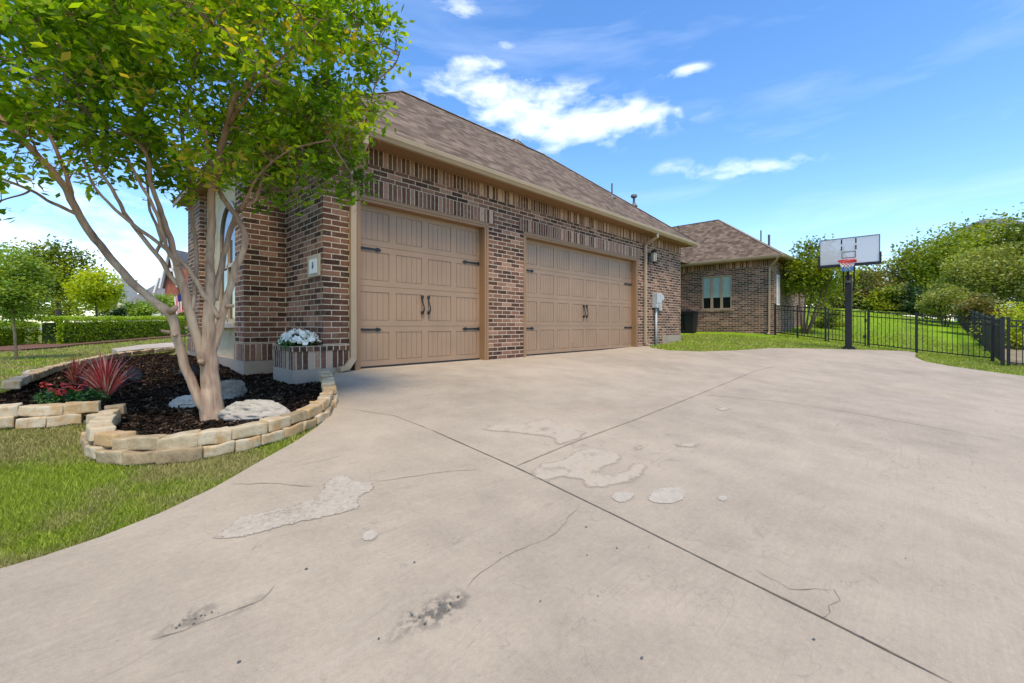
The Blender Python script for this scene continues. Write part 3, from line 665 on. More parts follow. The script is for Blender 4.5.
# --- vents through the roof
def onroof(px, py):                # front slope of the garage roof: z = 3.37+0.797*(Y-5.45)
    d = ray(px); k = (HY-py)/F; D = (3.37-0.797*5.45-H)/(k-0.797*d[1]); return D*d[0], D*d[1], H+k*D
for (px, py, h, r, capd) in ((612, 197, 0.42, 0.025, 0), (634, 205, 0.22, 0.04, 1)):
    x, y, z = onroof(px, py); b = MB().tube([(x, y, z-0.1), (x, y, z+h)], r, 10); b.tube([(x, y, z-0.05), (x, y, z+0.06)], [r+0.09, r+0.01], 10)
    if capd: b.tube([(x, y, z+h), (x, y, z+h+0.05), (x, y, z+h+0.12)], [r, r+0.07, r+0.06], 10)
    b.build('roof_vent', M['dgrey'], house)
for x_, y_ in ((14.1, 5.9),):
    b = MB(); b.tube([(x_, y_, 3.62), (x_, y_, 3.80), (x_-.12, y_, 3.92)], 0.02, 6); b.box(x_-.06, x_+.06, y_-.05, y_+.05, 3.66, 3.72); b.build('roof_vent', M['dgrey'], house)
b = MB(); b.tube([(21.4, 5.3, 4.2), (21.4, 5.3, 4.85)], 0.03, 8); b.build('roof_vent', M['dgrey'], house)
b = MB(); b.tube([(21.9, 5.1, 4.0), (21.9, 5.1, 4.7)], 0.05, 8); b.build('roof_vent', M['dgrey'], house)
# --- garage doors
def garage_door(x0, x1, npan):
    zt = 2.46; rt = 6.055
    d = MB(); d.box(x0, x1, rt+0.012, rt+0.05, 0.02, zt)
    sh = (zt-0.02)/4
    for k in range(4):
        z0 = 0.02+k*sh+0.003; z1 = 0.02+(k+1)*sh-0.003; rail = 0.085; st = 0.075
        d.box(x0, x1, rt, rt+0.012, z0, z0+rail); d.box(x0, x1, rt, rt+0.012, z1-rail, z1)
        pw = (x1-x0)/npan
        for p in range(npan+1):
            c = x0+p*pw; a = max(x0, c-st*0.8); b_ = min(x1, c+st*0.8); d.box(a, b_, rt, rt+0.012, z0+rail, z1-rail)
        for p in range(npan):
            a = x0+p*pw+st*0.8+0.012; e = x0+(p+1)*pw-st*0.8-0.012; nb = 5; bw = (e-a)/nb
            for q in range(nb): d.box(a+q*bw+0.003, a+(q+1)*bw-0.003, rt+0.0045, rt+0.012, z0+rail+0.010, z1-rail-0.012)
    o = d.build('garage_door', M['door'], house)
    s = MB(); s.box(x0, x1, rt-0.005, rt+0.03, -0.01, 0.03); s.build('weather_seal', M['blackplastic'], o)
    for z in (0.02+sh-0.05, 0.02+3*sh-0.05):
        for side in (0, 1):
            b = MB(); L = 0.40; xa = x0+0.01 if side == 0 else x1-0.01; sg = 1 if side == 0 else -1; yf = rt-0.012; pr = []
            prof = [(0, .032), (0.02, .032), (0.03, .020), (0.30, .015), (0.32, .030), (0.36, .026), (0.40, 0.0)]
            up_ = [(xa+sg*u, yf, z+h) for u, h in prof]; dn = [(xa+sg*u, yf, z-h) for u, h in prof[:-1]][::-1]
            ring = up_+dn; b.poly(ring); rb_ = [(q[0], rt+0.001, q[2]) for q in ring]
            for i in range(len(ring)): j = (i+1) % len(ring); b.poly([ring[i], ring[j], rb_[j], rb_[i]])
            for u in (0.04, 0.2, 0.33): b.tube([(xa+sg*u, yf-0.006, z), (xa+sg*u, yf, z)], 0.008, 6)
            b.build('strap_hinge', M['black'], o)
    cx = (x0+x1)/2
    for sg in (-1, 1):
        b = MB(); pts_ = []; rad = []
        for i in range(17):
            t = i/16; pts_.append((cx+sg*0.062+0.018*math.sin(t*2*math.pi)*1, rt-0.028-0.022*math.sin(math.pi*t), 0.845+0.28*t)); rad.append(0.009+0.006*abs(math.cos(math.pi*t))**4)
        b.tube(pts_, rad, 8)
        for zz in (0.855, 1.115): b.bar((cx+sg*0.062, rt+0.002, zz), (cx+sg*0.062, rt-0.04, zz), 0.03, 0.05)
        b.build('door_handle', M['black'], o)
    return o
garage_door(2.96, 5.39, 4); garage_door(6.53, 11.17, 8)
tf = MB()
for a, b_ in ((2.87, 5.48), (6.45, 11.25)):
    tf.box(a, a+0.09, YW+0.004, 6.12, -0.05, 2.46); tf.box(b_-0.09, b_, YW+0.004, 6.12, -0.05, 2.46); tf.box(a, b_, YW+0.004, 6.12, 2.46, 2.549)
    tf.box(b_-0.045, b_-0.001, YW-0.008, YW+0.01, -0.03, 2.50); tf.box(a+0.001, a+0.045, YW-0.008, YW+0.01, -0.03, 2.50); tf.box(a+0.001, b_-0.001, YW-0.008, YW+0.01, 2.50, 2.548)
tf.build('door_casing', M['trim'], house)
# --- electric meter, lantern, plaque
b = MB(); mx = 12.27; b.box(mx-0.16, mx+0.16, 5.74, 5.89, 1.16, 1.60); b.box(mx-0.17, mx+0.17, 5.73, 5.745, 1.30, 1.61); b.box(mx-.05, mx+.07, 5.72, 5.735, 1.22, 1.28)
em = b.build('electric_meter', M['grey'], house, bevel=0.01)
MB().tube([(mx-0.02, 5.83, 1.17), (mx-0.02, 5.83, -0.05)], 0.035, 10).build('conduit', M['grey'], em, True)
b = MB(); b.tube([(mx+0.30, 5.88, 1.48), (mx+0.30, 5.80, 1.48), (mx+0.30, 5.76, 1.48)], [0.10, 0.10, 0.085], 16); b.box(mx+.2, mx+.4, 5.84, 5.895, 1.1, 1.42); b.build('meter_dial', M['grey'], em)
MB().tube([(mx+0.06, 5.80, 1.17), (mx+0.10, 5.82, 1.0), (mx+0.18, 5.86, 0.95)], 0.02, 8).build('cable', M['dgrey'], em)
lx, ly = 11.93, 5.74
b = MB(); b.box(lx-0.06, lx+0.06, 5.87, 5.895, 2.52, 2.78); b.tube([(lx, 5.87, 2.7), (lx, 5.80, 2.86), (lx, ly, 2.84)], 0.012, 6)
b.tube([(lx, ly, 2.86), (lx, ly, 2.82), (lx, ly, 2.76), (lx, ly, 2.755)], [0.01, 0.05, 0.115, 0.115], 6); b.tube([(lx, ly, 2.50), (lx, ly, 2.47), (lx, ly, 2.43)], [0.085, 0.06, 0.01], 6)
for k in range(6): a = math.pi/3*k; b.tube([(lx+.10*math.cos(a), ly+.10*math.sin(a), 2.76), (lx+.08*math.cos(a), ly+.08*math.sin(a), 2.49)], 0.006, 4)
wl = b.build('wall_lantern', M['black'], house)
M['lampglass'] = plain('seeded_glass', (0.42, 0.38, 0.30), 0.2, 0.6, var=0.1)
MB().tube([(lx, ly, 2.50), (lx, ly, 2.755)], [0.072, 0.092], 6).build('lantern_glass', M['lampglass'], wl)
ya, yb = onX(321, XC), onX(309.5, XC)
b = MB(); b.box(XC-0.03, XC, ya, yb, 1.32, 1.62); pq = b.build('address_plaque', M['conc2'], house, bevel=0.01)
b = MB(); b.box(XC-0.035, XC-0.031, ya+0.05, yb-0.08, 1.37, 1.57); b.build('plaque_face', M['white'], pq)
b = MB(); b.tube([(XC-0.037, (ya+yb)/2, 1.44), (XC-0.037, (ya+yb)/2-.02, 1.48), (XC-0.037, (ya+yb)/2-.005, 1.53)], [.012, .016, .01], 6); b.build('plaque_mark', plain('slate_blue_paint', (0.12, 0.16, 0.2), 0.5), pq)
# --- rear wing
ww = MB(); wy0, wy1 = onX(731.6, 19.9), onX(702.3, 19.9); WH = (wy0, wy1, 1.33, 2.82)
wall(ww, 'X', 19.9, 4.46, 13, 0.13, 3.10, [WH])
sy0, sy1 = 20.35, 20.72
wall(ww, 'Y', 4.46, 19.9, 26.2, 0.13, 3.34, [(sy0, sy1, 1.5, 2.7)])
ww.build('brick_wall', M['brick'], house)
s2 = MB(); wall(s2, 'X', 19.897, 4.46, 13, 3.082, 3.342, v0=3.082); s2.box(19.86, 19.9, wy0-.08, wy1+.08, 1.25, 1.33); s2.build('soldier_course', M['brick_v'], house)
MB().box(19.88, 26.2, 4.44, 13, -0.3, 0.15).build('foundation', M['found'], house)
M['blind'] = plain('pale_green_blind', (0.30, 0.40, 0.33), 0.5, 0.4, var=0.08); M['darkglass'] = plain('dark_room_glass', (0.01, 0.013, 0.012), 0.05, 0.6)
b = MB(); x_ = 19.885; cols_ = np.linspace(wy0, wy1, 4)
for i, yy in enumerate(cols_):
    t = 0.045 if i in (0, 3) else 0.05; b.box(x_, x_+0.09, yy-(0 if i == 0 else t if i == 3 else t), yy+(t if i == 0 else 0 if i == 3 else t), 1.33, 2.82)
b.box(x_-.002, x_+0.092, wy0, wy1, 1.33, 1.39); b.box(x_-.002, x_+0.092, wy0, wy1, 2.76, 2.82)
wo_ = b.build('window', M['gutter'], house)
MB().box(19.935, 19.95, wy0+.02, wy1-.02, 1.35, 2.8).build('pane', M['darkglass'], wo_)
MB().box(19.928, 19.934, wy0+.05, wy1-.05, 1.86, 2.78).build('roller_blind', M['blind'], wo_)
b = MB(); b.box(sy0-.03, sy1+.03, 4.43, 4.50, 1.47, 2.73); wv = b.build('window', M['white'], house); MB().box(sy0+.05, sy1-.05, 4.415, 4.428, 1.55, 2.65).build('pane', M['grey'], wv)
# ================================================================== PLANTER + FLOWERS
pl = empty('brick_planter', (2.2, 6.1, -0.2), 'low brick planter box on a concrete base beside the downspout', 'planter')
b = MB(); PX0, PY0, PY1 = 2.03, YW-0.015, 6.62
wall(b, 'Y', PY0, PX0, XC, 0.064, 0.302, v0=0.05); wall(b, 'X', PX0, PY0, PY1, 0.064, 0.302, v0=0.05); wall(b, 'Y', PY1, PX0, XC, 0.064, 0.302, v0=0.05)
b.build('soldier_brick_side', M['brick_v'], pl)
b = MB(); b.box(PX0-0.015, XC, PY0-0.015, PY0+0.09, 0.302, 0.372); b.box(PX0-0.015, PX0+0.09, PY0+0.09, PY1, 0.302, 0.372); b.box(PX0+0.09, XC, PY1-.09, PY1, 0.302, 0.372); b.build('rowlock_cap', M['brick_cap'], pl)
b = MB(); b.box(PX0-0.008, XC-0.022, PY0-0.0, PY1+.01, -0.4, 0.064); b.build('concrete_base', M['found'], pl, bevel=0.006)
b = MB(); b.box(PX0+0.09, XC-0.002, PY0+0.09, PY1-.09, 0.05, 0.345); b.build('soil', M['mulch'], pl)
def leaf_cloud(cs, n, size, rad, up=0.5, aspect=0.5):
    """cs: list of (x,y,z) centres, rad spread; returns (N*4,3) leaf quads folded along the rib"""
    cs = np.asarray(cs, dtype=float); idx = rng.integers(0, len(cs), n)
    c = cs[idx, :3]+np.clip(rng.normal(0, 1, (n, 3)), -1.6, 1.6)*np.asarray(rad)*(cs[idx, 3:4] if cs.shape[1] > 3 else 1)
    d = rng.normal(0, 1, (n, 3)); d[:, 2] *= 0.6; d[:, 2] -= 0.25*(1-up); d /= np.linalg.norm(d, axis=1)[:, None]
    nn = rng.normal(0, 1, (n, 3)); nn[:, 2] = np.abs(nn[:, 2])+up*1.6; s = np.cross(d, nn); s /= (np.linalg.norm(s, axis=1)[:, None]+1e-9)
    L = size*rng.uniform(0.6, 1.3, n)[:, None]; Wd = L*aspect
    a = c-d*L/2; b_ = c+d*L/2; m = c-d*L*0.05; 
    V = np.stack([a, m+s*Wd/2, b_, m-s*Wd/2], 1).reshape(-1, 3); return V
fl = empty('white_flowers', (2.2, 6.15, 0.345), 'clump of white petunias with green leaves in the brick planter', 'flowers')
cs = [(2.22+rng.normal(0, .10), 6.2+rng.normal(0, .17), 0.42+rng.uniform(-.04, .05)) for _ in range(40)]
M['petleaf'] = leaf_mat('petunia_leaf', [(0, (0.02, 0.07, 0.012)), (1, (0.08, 0.19, 0.03))], 0.2)
np_mesh('foliage', leaf_cloud(cs, 1500, 0.05, (.05, .05, .035)), 4, M['petleaf'], fl, rng.random(1500))
M['petal'] = plain('white_petal', (0.86, 0.82, 0.72), 0.6, 0.2, var=0.03)
b = MB(); k = 10
ring = [(0.034*(1+.12*math.cos(5*a))*math.cos(a), 0.034*(1+.12*math.cos(5*a))*math.sin(a), 0.006*math.cos(5*a)+.006) for a in [2*math.pi*i/20 for i in range(20)]]
for i in range(20): b.poly([(0, 0, -0.014), ring[i], ring[(i+1) % 20]])
bo = link_mesh('blossom', b.v, b.f, M['petal'], fl, local=True)
for i in range(95):
    o = bo if i == 0 else bo.copy()
    if i: col.objects.link(o); o.parent = fl
    a = rng.uniform(0, 6.28); rr_ = math.sqrt(rng.random()); x = 0.02+0.22*rr_*math.cos(a); y = 0.05+0.37*rr_*math.sin(a)
    o.location = (x, y, 0.22-0.13*rr_**2+rng.uniform(-.02, .02)); o.rotation_euler = (rng.normal(0, .4)-0.9*rr_*math.sin(a)+.35*-1*0, rng.normal(0, .4)+0.9*rr_*math.cos(a)-.5, rng.uniform(0, 6)); o.scale = (rng.uniform(.95, 1.5),)*3
# ================================================================== STONE EDGING
def block_mesh(seedv, L=0.26, Wd=0.13, Hh=0.078):
    bm = bmesh.new(); bmesh.ops.create_cube(bm, size=1.0)
    bmesh.ops.scale(bm, vec=(L, Wd, Hh), verts=bm.verts)
    bmesh.ops.bevel(bm, geom=bm.edges[:], offset=0.010, segments=2, affect='EDGES', profile=0.6)
    bmesh.ops.subdivide_edges(bm, edges=[e for e in bm.edges if e.calc_length() > 0.05], cuts=3, use_grid_fill=True)
    for v in bm.verts:
        p = v.co*7+Vector((seedv*5.1, 0, 0)); v.co += Vector((noise.noise(p), noise.noise(p+Vector((9, 0, 0))), noise.noise(p+Vector((0, 9, 0)))*0.8))*0.017
        p = v.co*26+Vector((seedv*3.1, 0, 0)); v.co += Vector((noise.noise(p), noise.noise(p+Vector((9, 0, 0))), noise.noise(p+Vector((0, 9, 0)))))*0.005
    me = bpy.data.meshes.new('stone_block'); bm.to_mesh(me); bm.free(); me.materials.append(M['block'])
    me.polygons.foreach_set('use_smooth', [True]*len(me.polygons)); return me
blocks = [block_mesh(i) for i in range(9)]
def edging(name, path, courses, label, inset=0.07, top_off=0.0, L=0.215, step_in=0.022, hz=0.078, zf=None):
    root = empty(name, (path[len(path)//2][0], path[len(path)//2][1], G(*path[len(path)//2])), label, 'stone wall')
    P_ = [Vector(p) for p in path]; cum = [0]
    for a, c in zip(P_, P_[1:]): cum.append(cum[-1]+(c-a).length)
    def at(s):
        s = max(0, min(cum[-1], s))
        for i in range(len(P_)-1):
            if s <= cum[i+1]: t = (s-cum[i])/(cum[i+1]-cum[i]+1e-9); return P_[i].lerp(P_[i+1], t)
        return P_[-1]
    for k in range(courses):
        s = -0.13*(k % 2); rr = random.Random(k+len(path))
        while s < cum[-1]-0.05:
            ln = L*rr.uniform(0.72, 1.3); a, c = at(s+0.004), at(s+ln-0.004)
            if (c-a).length > 0.06:
                t = (c-a).normalized(); nrm = Vector((-t.y, t.x)); m_ = (a+c)/2
                m_ = m_+nrm*(inset+step_in*k+rr.uniform(-.008, .008))
                # keep the bed on the inner side
                o = bpy.data.objects.new('stone_block', rr.choice(blocks)); col.objects.link(o); o.parent = root
                gz = (zf or G)(m_.x-nrm.x*0.07, m_.y-nrm.y*.07); z = gz+hz*(k+0.5)-0.018+top_off
                o.location = Vector((m_.x, m_.y, z))-root.location; o.rotation_euler = (rr.uniform(-.04, .04), rr.uniform(-.04, .04), math.atan2(t.y, t.x)+math.pi*rr.choice((0, 1)))
                o.scale = ((c-a).length/0.26*1.0, rr.uniform(0.78, 0.95), rr.uniform(0.95, 1.08))
            s += ln
    return root
def side(path, centre=(0.6, 5.0)): return path
fpath = bed_out[::-1]              # walk from far left to the planter; bed lies on the left-hand side
fpath = [(fpath[0][0]-1.2, fpath[0][1]+0.15)]+fpath
# near wall: two stepped courses up to the driveway, one course along it
near = resample(fpath, 0.08, False)
cut = next(i for i, p in enumerate(near) if p[0] > gp(300, 430)[0]-0.02 and p[1] > 3.2 and p[0] > 1.2) if any(p[0] > 1.2 for p in near) else len(near)-1
edging('stone_retaining_wall', near, 2, 'low dry laid wall of two stepped courses of tan stone curving along the lawn and driveway')
bb = [Vector(p) for p in bed_back]; bpth = [(p.x, p.y) for p in bb][::-1]
edging('stone_border', resample(bpth, 0.1, False), 1, 'far border of weathered tan stones between mulch bed and upper lawn', hz=0.10, L=0.3, top_off=0.03)
# ================================================================== VEGETATION
LM = {
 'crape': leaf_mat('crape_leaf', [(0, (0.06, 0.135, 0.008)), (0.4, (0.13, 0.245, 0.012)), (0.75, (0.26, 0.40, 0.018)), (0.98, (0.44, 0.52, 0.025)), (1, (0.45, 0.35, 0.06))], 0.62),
 'mid': leaf_mat('mid_leaf', [(0, (0.06, 0.10, 0.008)), (0.5, (0.18, 0.24, 0.015)), (1, (0.40, 0.43, 0.03))], 0.35),
 'fresh': leaf_mat('fresh_leaf', [(0, (0.10, 0.18, 0.022)), (0.5, (0.20, 0.31, 0.04)), (1, (0.38, 0.48, 0.08))], 0.35),
 'dark': leaf_mat('dark_leaf', [(0, (0.012, 0.030, 0.008)), (0.5, (0.028, 0.062, 0.016)), (1, (0.07, 0.12, 0.035))], 0.2),
 'olive': leaf_mat('olive_leaf', [(0, (0.12, 0.14, 0.025)), (0.5, (0.24, 0.27, 0.05)), (1, (0.42, 0.44, 0.11))], 0.3),
 'yellow': leaf_mat('yellow_green_leaf', [(0, (0.20, 0.28, 0.010)), (0.5, (0.38, 0.46, 0.015)), (1, (0.56, 0.58, 0.03))], 0.4),
 'rust': leaf_mat('rusty_leaf', [(0, (0.06, 0.075, 0.015)), (0.5, (0.16, 0.16, 0.03)), (1, (0.32, 0.22, 0.07))], 0.3),
 'hedge': leaf_mat('hedge_leaf', [(0, (0.12, 0.22, 0.010)), (0.5, (0.28, 0.42, 0.015)), (1, (0.55, 0.62, 0.03))], 0.3),
}
# ---- near crape myrtle
D0 = 3.55
tb = atD(212, 417, D0)
myr = empty('crape_myrtle', (tb.x, tb.y, mulch_z(tb.x, tb.y)), 'large multi-stem crape myrtle with smooth pale bark and bright green crown in the mulch bed', 'tree')
stems = [
 [(207, 414, 19, 3.50), (198, 397, 18, 3.50), (187, 370, 17, 3.48), (179, 345, 16, 3.46), (173, 322, 17, 3.44), (168, 312, 18, 3.42), (152, 300, 14, 3.40), (128, 278, 14, 3.36), (100, 245, 13.5, 3.32), (82, 220, 13, 3.28), (70, 196, 13, 3.24), (58, 178, 12, 3.2), (34, 152, 11, 3.16), (0, 118, 10, 3.12), (-40, 85, 8, 3.05), (-80, 40, 5, 3.0)],
 [(80, 216, 7, 3.28), (66, 209, 6.5, 3.27), (50, 202, 5.5, 3.28), (30, 190, 5, 3.3), (0, 178, 4.5, 3.34), (-30, 165, 3.5, 3.36)],
 [(72, 200, 9, 3.24), (66, 175, 7, 3.3), (52, 140, 6, 3.35), (44, 105, 5, 3.4), (30, 60, 4, 3.42)],
 [(213, 419, 40, 3.55), (212, 405, 36, 3.55), (211, 390, 31, 3.55), (210, 372, 28, 3.55), (209, 355, 26, 3.55), (209, 335, 22, 3.55), (209, 310, 19, 3.56), (210, 285, 17, 3.58), (210, 255, 15, 3.6), (211, 225, 14, 3.62), (212, 190, 12.5, 3.62), (219, 154, 11.5, 3.62), (227, 126, 10.5, 3.6), (235, 99, 9.5, 3.58), (248, 86, 7, 3.55), (257, 66, 5.5, 3.5), (262, 30, 4, 3.5), (266, -20, 3, 3.45)],
 [(236, 96, 7, 3.58), (230, 74, 5, 3.6), (224, 45, 4, 3.62), (222, 0, 3, 3.65)],
 [(207, 372, 20, 3.55), (199, 345, 18, 3.53), (191, 318, 17, 3.5), (184, 290, 15, 3.48), (178, 268, 13, 3.45), (171, 243, 11.5, 3.42), (164, 222, 10.5, 3.4), (158, 203, 9, 3.38), (150, 180, 8, 3.35), (147, 158, 7, 3.32), (135, 140, 5.5, 3.3), (112, 130, 4, 3.25)],
 [(178, 266, 9, 3.44), (166, 246, 7, 3.38), (160, 223, 6, 3.34), (150, 200, 5.5, 3.3), (140, 183, 5, 3.25), (128, 160, 4, 3.2)],
 [(186, 292, 9, 3.5), (172, 277, 8.5, 3.46), (156, 254, 8, 3.42), (141, 235, 7.5, 3.4), (124, 212, 7, 3.38), (112, 188, 6, 3.35), (92, 160, 5, 3.3), (80, 120, 4, 3.3)],
 [(156, 253, 6, 3.42), (161, 241, 5.5, 3.46), (156, 224, 5, 3.5), (149, 206, 4.5, 3.55), (146, 175, 4, 3.6)],
 [(206, 372, 16, 3.56), (215, 345, 15, 3.58), (222, 318, 14, 3.6), (229, 290, 13, 3.62), (237, 264, 12, 3.65), (244, 248, 11, 3.66), (244, 232, 10.5, 3.66), (237, 217, 10, 3.66), (228, 205, 9, 3.68), (221, 194, 8, 3.7), (212, 170, 6, 3.75), (205, 130, 5, 3.8)],
 [(214, 300, 12, 3.6), (219, 276, 11, 3.64), (225, 250, 10, 3.68), (232, 225, 9.5, 3.72), (240, 208, 9, 3.76), (254, 200, 8, 3.8), (262, 178, 6, 3.84), (266, 150, 5, 3.88), (268, 119, 5, 3.9), (291, 105, 4.5, 3.92), (320, 90, 3, 3.95)],
 [(266, 130, 5, 3.9), (262, 100, 4, 3.95), (266, 70, 3, 4.0)],
 [(220, 318, 11, 3.58), (206, 298, 10, 3.54), (196, 280, 9, 3.5), (182, 262, 8, 3.46), (160, 244, 7, 3.42), (135, 226, 6.5, 3.36), (110, 205, 5, 3.3), (92, 182, 4, 3.26), (84, 160, 3, 3.2)],
 [(193, 310, 8, 3.5), (195, 280, 7, 3.56), (197, 255, 7, 3.62), (193, 225, 6.5, 3.68), (190, 189, 7, 3.72), (185, 158, 7, 3.75), (181, 115, 6, 3.78), (190, 89, 5, 3.8), (196, 60, 4, 3.8), (205, 20, 3, 3.8)],
 [(181, 118, 4, 3.78), (165, 95, 4, 3.75), (150, 80, 3, 3.7), (120, 55, 2.5, 3.6)],
 [(240, 212, 6, 3.74), (250, 190, 4.5, 3.7), (262, 172, 4, 3.66), (290, 150, 3, 3.6), (330, 140, 2, 3.6)],
 [(229, 126, 7, 3.6), (245, 100, 5, 3.4), (280, 60, 4, 3.2), (320, 20, 3, 3.1)],
]
tm = MB(); limbpts = []
def smooth_path(P_, Rr, sub=4):
    out, rr = [], []
    for i in range(len(P_)-1):
        p0, p1, p2, p3 = P_[max(i-1, 0)], P_[i], P_[i+1], P_[min(i+2, len(P_)-1)]
        for j in range(sub):
            t = j/sub; out.append(0.5*((2*p1)+(p2-p0)*t+(2*p0-5*p1+4*p2-p3)*t*t+(3*p1-p0-3*p2+p3)*t**3)); rr.append(Rr[i]*(1-t)+Rr[i+1]*t)
    return out+[P_[-1]], rr+[Rr[-1]]
for si, st in enumerate(stems):
    P_ = [atD(x, y, d) for x, y, w_, d in st]; Rr = [max(1.6, w_*(0.52 if w_ < 24 else 0.58))/2*d/F for x, y, w_, d in st]
    if st[0][1] > 410: P_.insert(0, P_[0]-Vector((0, 0, 0.1))); Rr.insert(0, Rr[0]*1.25)
    p, r = smooth_path(P_, Rr, 5)
    r = [q*(1+0.10*noise.noise(pp*9+Vector((si, 0, 0)))) for q, pp in zip(r, p)]
    p = [pp+Vector((noise.noise(pp*11), noise.noise(pp*11+Vector((5, 5, 5))), 0))*0.010 for pp in p]
    tm.tube(p, r, 12)
    for pp, q in zip(p, r):
        if pp.z > 1.45: limbpts.append((pp, q))
for (px, py, d, r, dx, dz) in [(203, 363, 3.47, 0.022, -.03, 0.01), (176, 335, 3.41, .016, -.02, .0), (172, 333, 3.42, .014, -.07, 0.01), (227, 306, 3.56, .018, .03, .0), (170, 312, 3.38, .024, .03, .02)]:
    c = atD(px, py, d+0.03); tm.tube([c, c+Vector((dx*0.6, -0.03, dz)), c+Vector((dx, -0.055, dz*2)), c+Vector((dx, -0.058, dz*2))], [r*1.3, r, r*0.8, r*0.3], 10)
tr = tm.build('trunk', M['bark'], myr, True)
spheres = [(40, 60, 3.4, .85), (140, 50, 3.6, .9), (225, 60, 4.1, .95), (300, 100, 3.9, .62), (322, 150, 3.9, .30), (325, 45, 3.9, .62), (366, 40, 3.8, .30), (100, -60, 3.5, 1.0), (250, -60, 3.7, 1.0), (-60, 70, 3.3, .8),
           (262, 165, 3.9, .28), (150, 140, 3.6, .36), (90, 135, 3.5, .30), (200, 10, 3.0, .7), (200, -30, 4.6, .8), (120, 60, 4.3, .5), (40, 20, 2.6, .5), (110, 10, 2.8, .5), (290, 190, 3.85, .12), (340, 190, 3.9, .12), (370, 110, 3.85, .2), (215, 140, 4.2, .45), (345, 0, 3.6, .45),
           (-5, 212, 3.2, .07), (300, 20, 3.2, .4), (400, 50, 3.9, .13), (250, 110, 4.4, .5), (180, 170, 3.9, .28), (115, 178, 3.4, .22), (60, 160, 3.3, .22), (160, 185, 3.5, .16), (235, 160, 3.5, .22), (205, 165, 3.3, .2), (20, 170, 3.2, .18), (320, 185, 3.9, .2), (275, 195, 3.9, .2), (300, 165, 3.9, .36), (345, 165, 3.9, .30), (362, 135, 3.9, .26), (285, 145, 3.7, .36), (335, 120, 3.7, .4), (30, 130, 3.0, .5), (75, 70, 3.0, .6), (250, 190, 3.8, .2), (355, 195, 3.9, .12), (190, 172, 3.7, .22), (175, 160, 3.4, .25), (60, 100, 2.9, .35)]
cents = []; twigs = MB()
for (px, py, D, r) in sorted(spheres, key=lambda q: q[1], reverse=True):
    c = atD(px, py, D)
    for q in range(1 if r < .3 else 3 if r < .7 else 6):
        e = c+Vector(rng.normal(0, .33*r, 3)) if q else c
        if min((l[0]-e).length for l in limbpts) < 0.18: continue
        j = min(range(len(limbpts)), key=lambda k: (limbpts[k][0]-e).length+0.35*max(0, limbpts[k][0].z-e.z)); s, r0 = limbpts[j]
        L = (e-s).length; pth = [s, s.lerp(e, .3)+Vector(rng.normal(0, .07*L, 3))+Vector((0, 0, .05*L)), s.lerp(e, .65)+Vector(rng.normal(0, .07*L, 3))+Vector((0, 0, .04*L)), e]
        rd = [min(r0*.8, .006+.010*L), .005+.006*L, .004+.003*L, .003]; pp, rr2 = smooth_path(pth, rd, 4); twigs.tube(pp, rr2, 6, caps=False)
        limbpts += [(a_, b_) for a_, b_ in zip(pp[2:], rr2[2:])]
for (px, py, D, r) in spheres:
    c = atD(px, py, D); k = max(3, int(130*r*r*(1.0 if r > .4 else 1.6)))
    for _ in range(k):
        v = Vector(rng.normal(0, 1, 3)); v.normalize(); e = c+v*r*(rng.random()**0.45)*Vector((1, 1, .8)).length/1.62
        if e.z < 1.3 : continue
        # twig from a limb
        j = min(range(len(limbpts)), key=lambda q: (limbpts[q][0]-e).length+rng.random()*0.25)
        s = limbpts[j][0]; L = (e-s).length
        if L > 0.85: continue
        m1 = s.lerp(e, 0.4)+Vector(rng.normal(0, .05*L+.01, 3))+Vector((0, 0, 0.06*L)); m2 = s.lerp(e, 0.75)+Vector(rng.normal(0, .05*L+.01, 3))
        twigs.tube([s, m1, m2, e], [min(limbpts[j][1]*0.6, 0.004+0.008*L), 0.003+0.004*L, 0.003, 0.0015], 5, caps=False)
        for t, sc_ in ((0.45, .5), (0.6, .8), (0.75, 1.0), (0.88, 1.0), (1.0, 1.0)):
            q = (s.lerp(m1, t/0.4) if t < .4 else m1.lerp(m2, (t-.4)/.35) if t < .75 else m2.lerp(e, (t-.75)/.25))
            if L*t > 0.12: cents.append((q.x, q.y, q.z, sc_))
twigs.build('twig', M['twig'], myr, True)
NL = 46000
Vv = leaf_cloud(cents, NL, 0.070, (.075, .075, .05), up=0.45, aspect=0.5)
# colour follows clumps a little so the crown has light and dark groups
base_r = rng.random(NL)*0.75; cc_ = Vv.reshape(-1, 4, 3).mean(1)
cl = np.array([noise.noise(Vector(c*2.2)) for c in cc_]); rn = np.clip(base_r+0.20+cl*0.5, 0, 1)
np_mesh('crown', Vv, 4, LM['crape'], myr, rn)
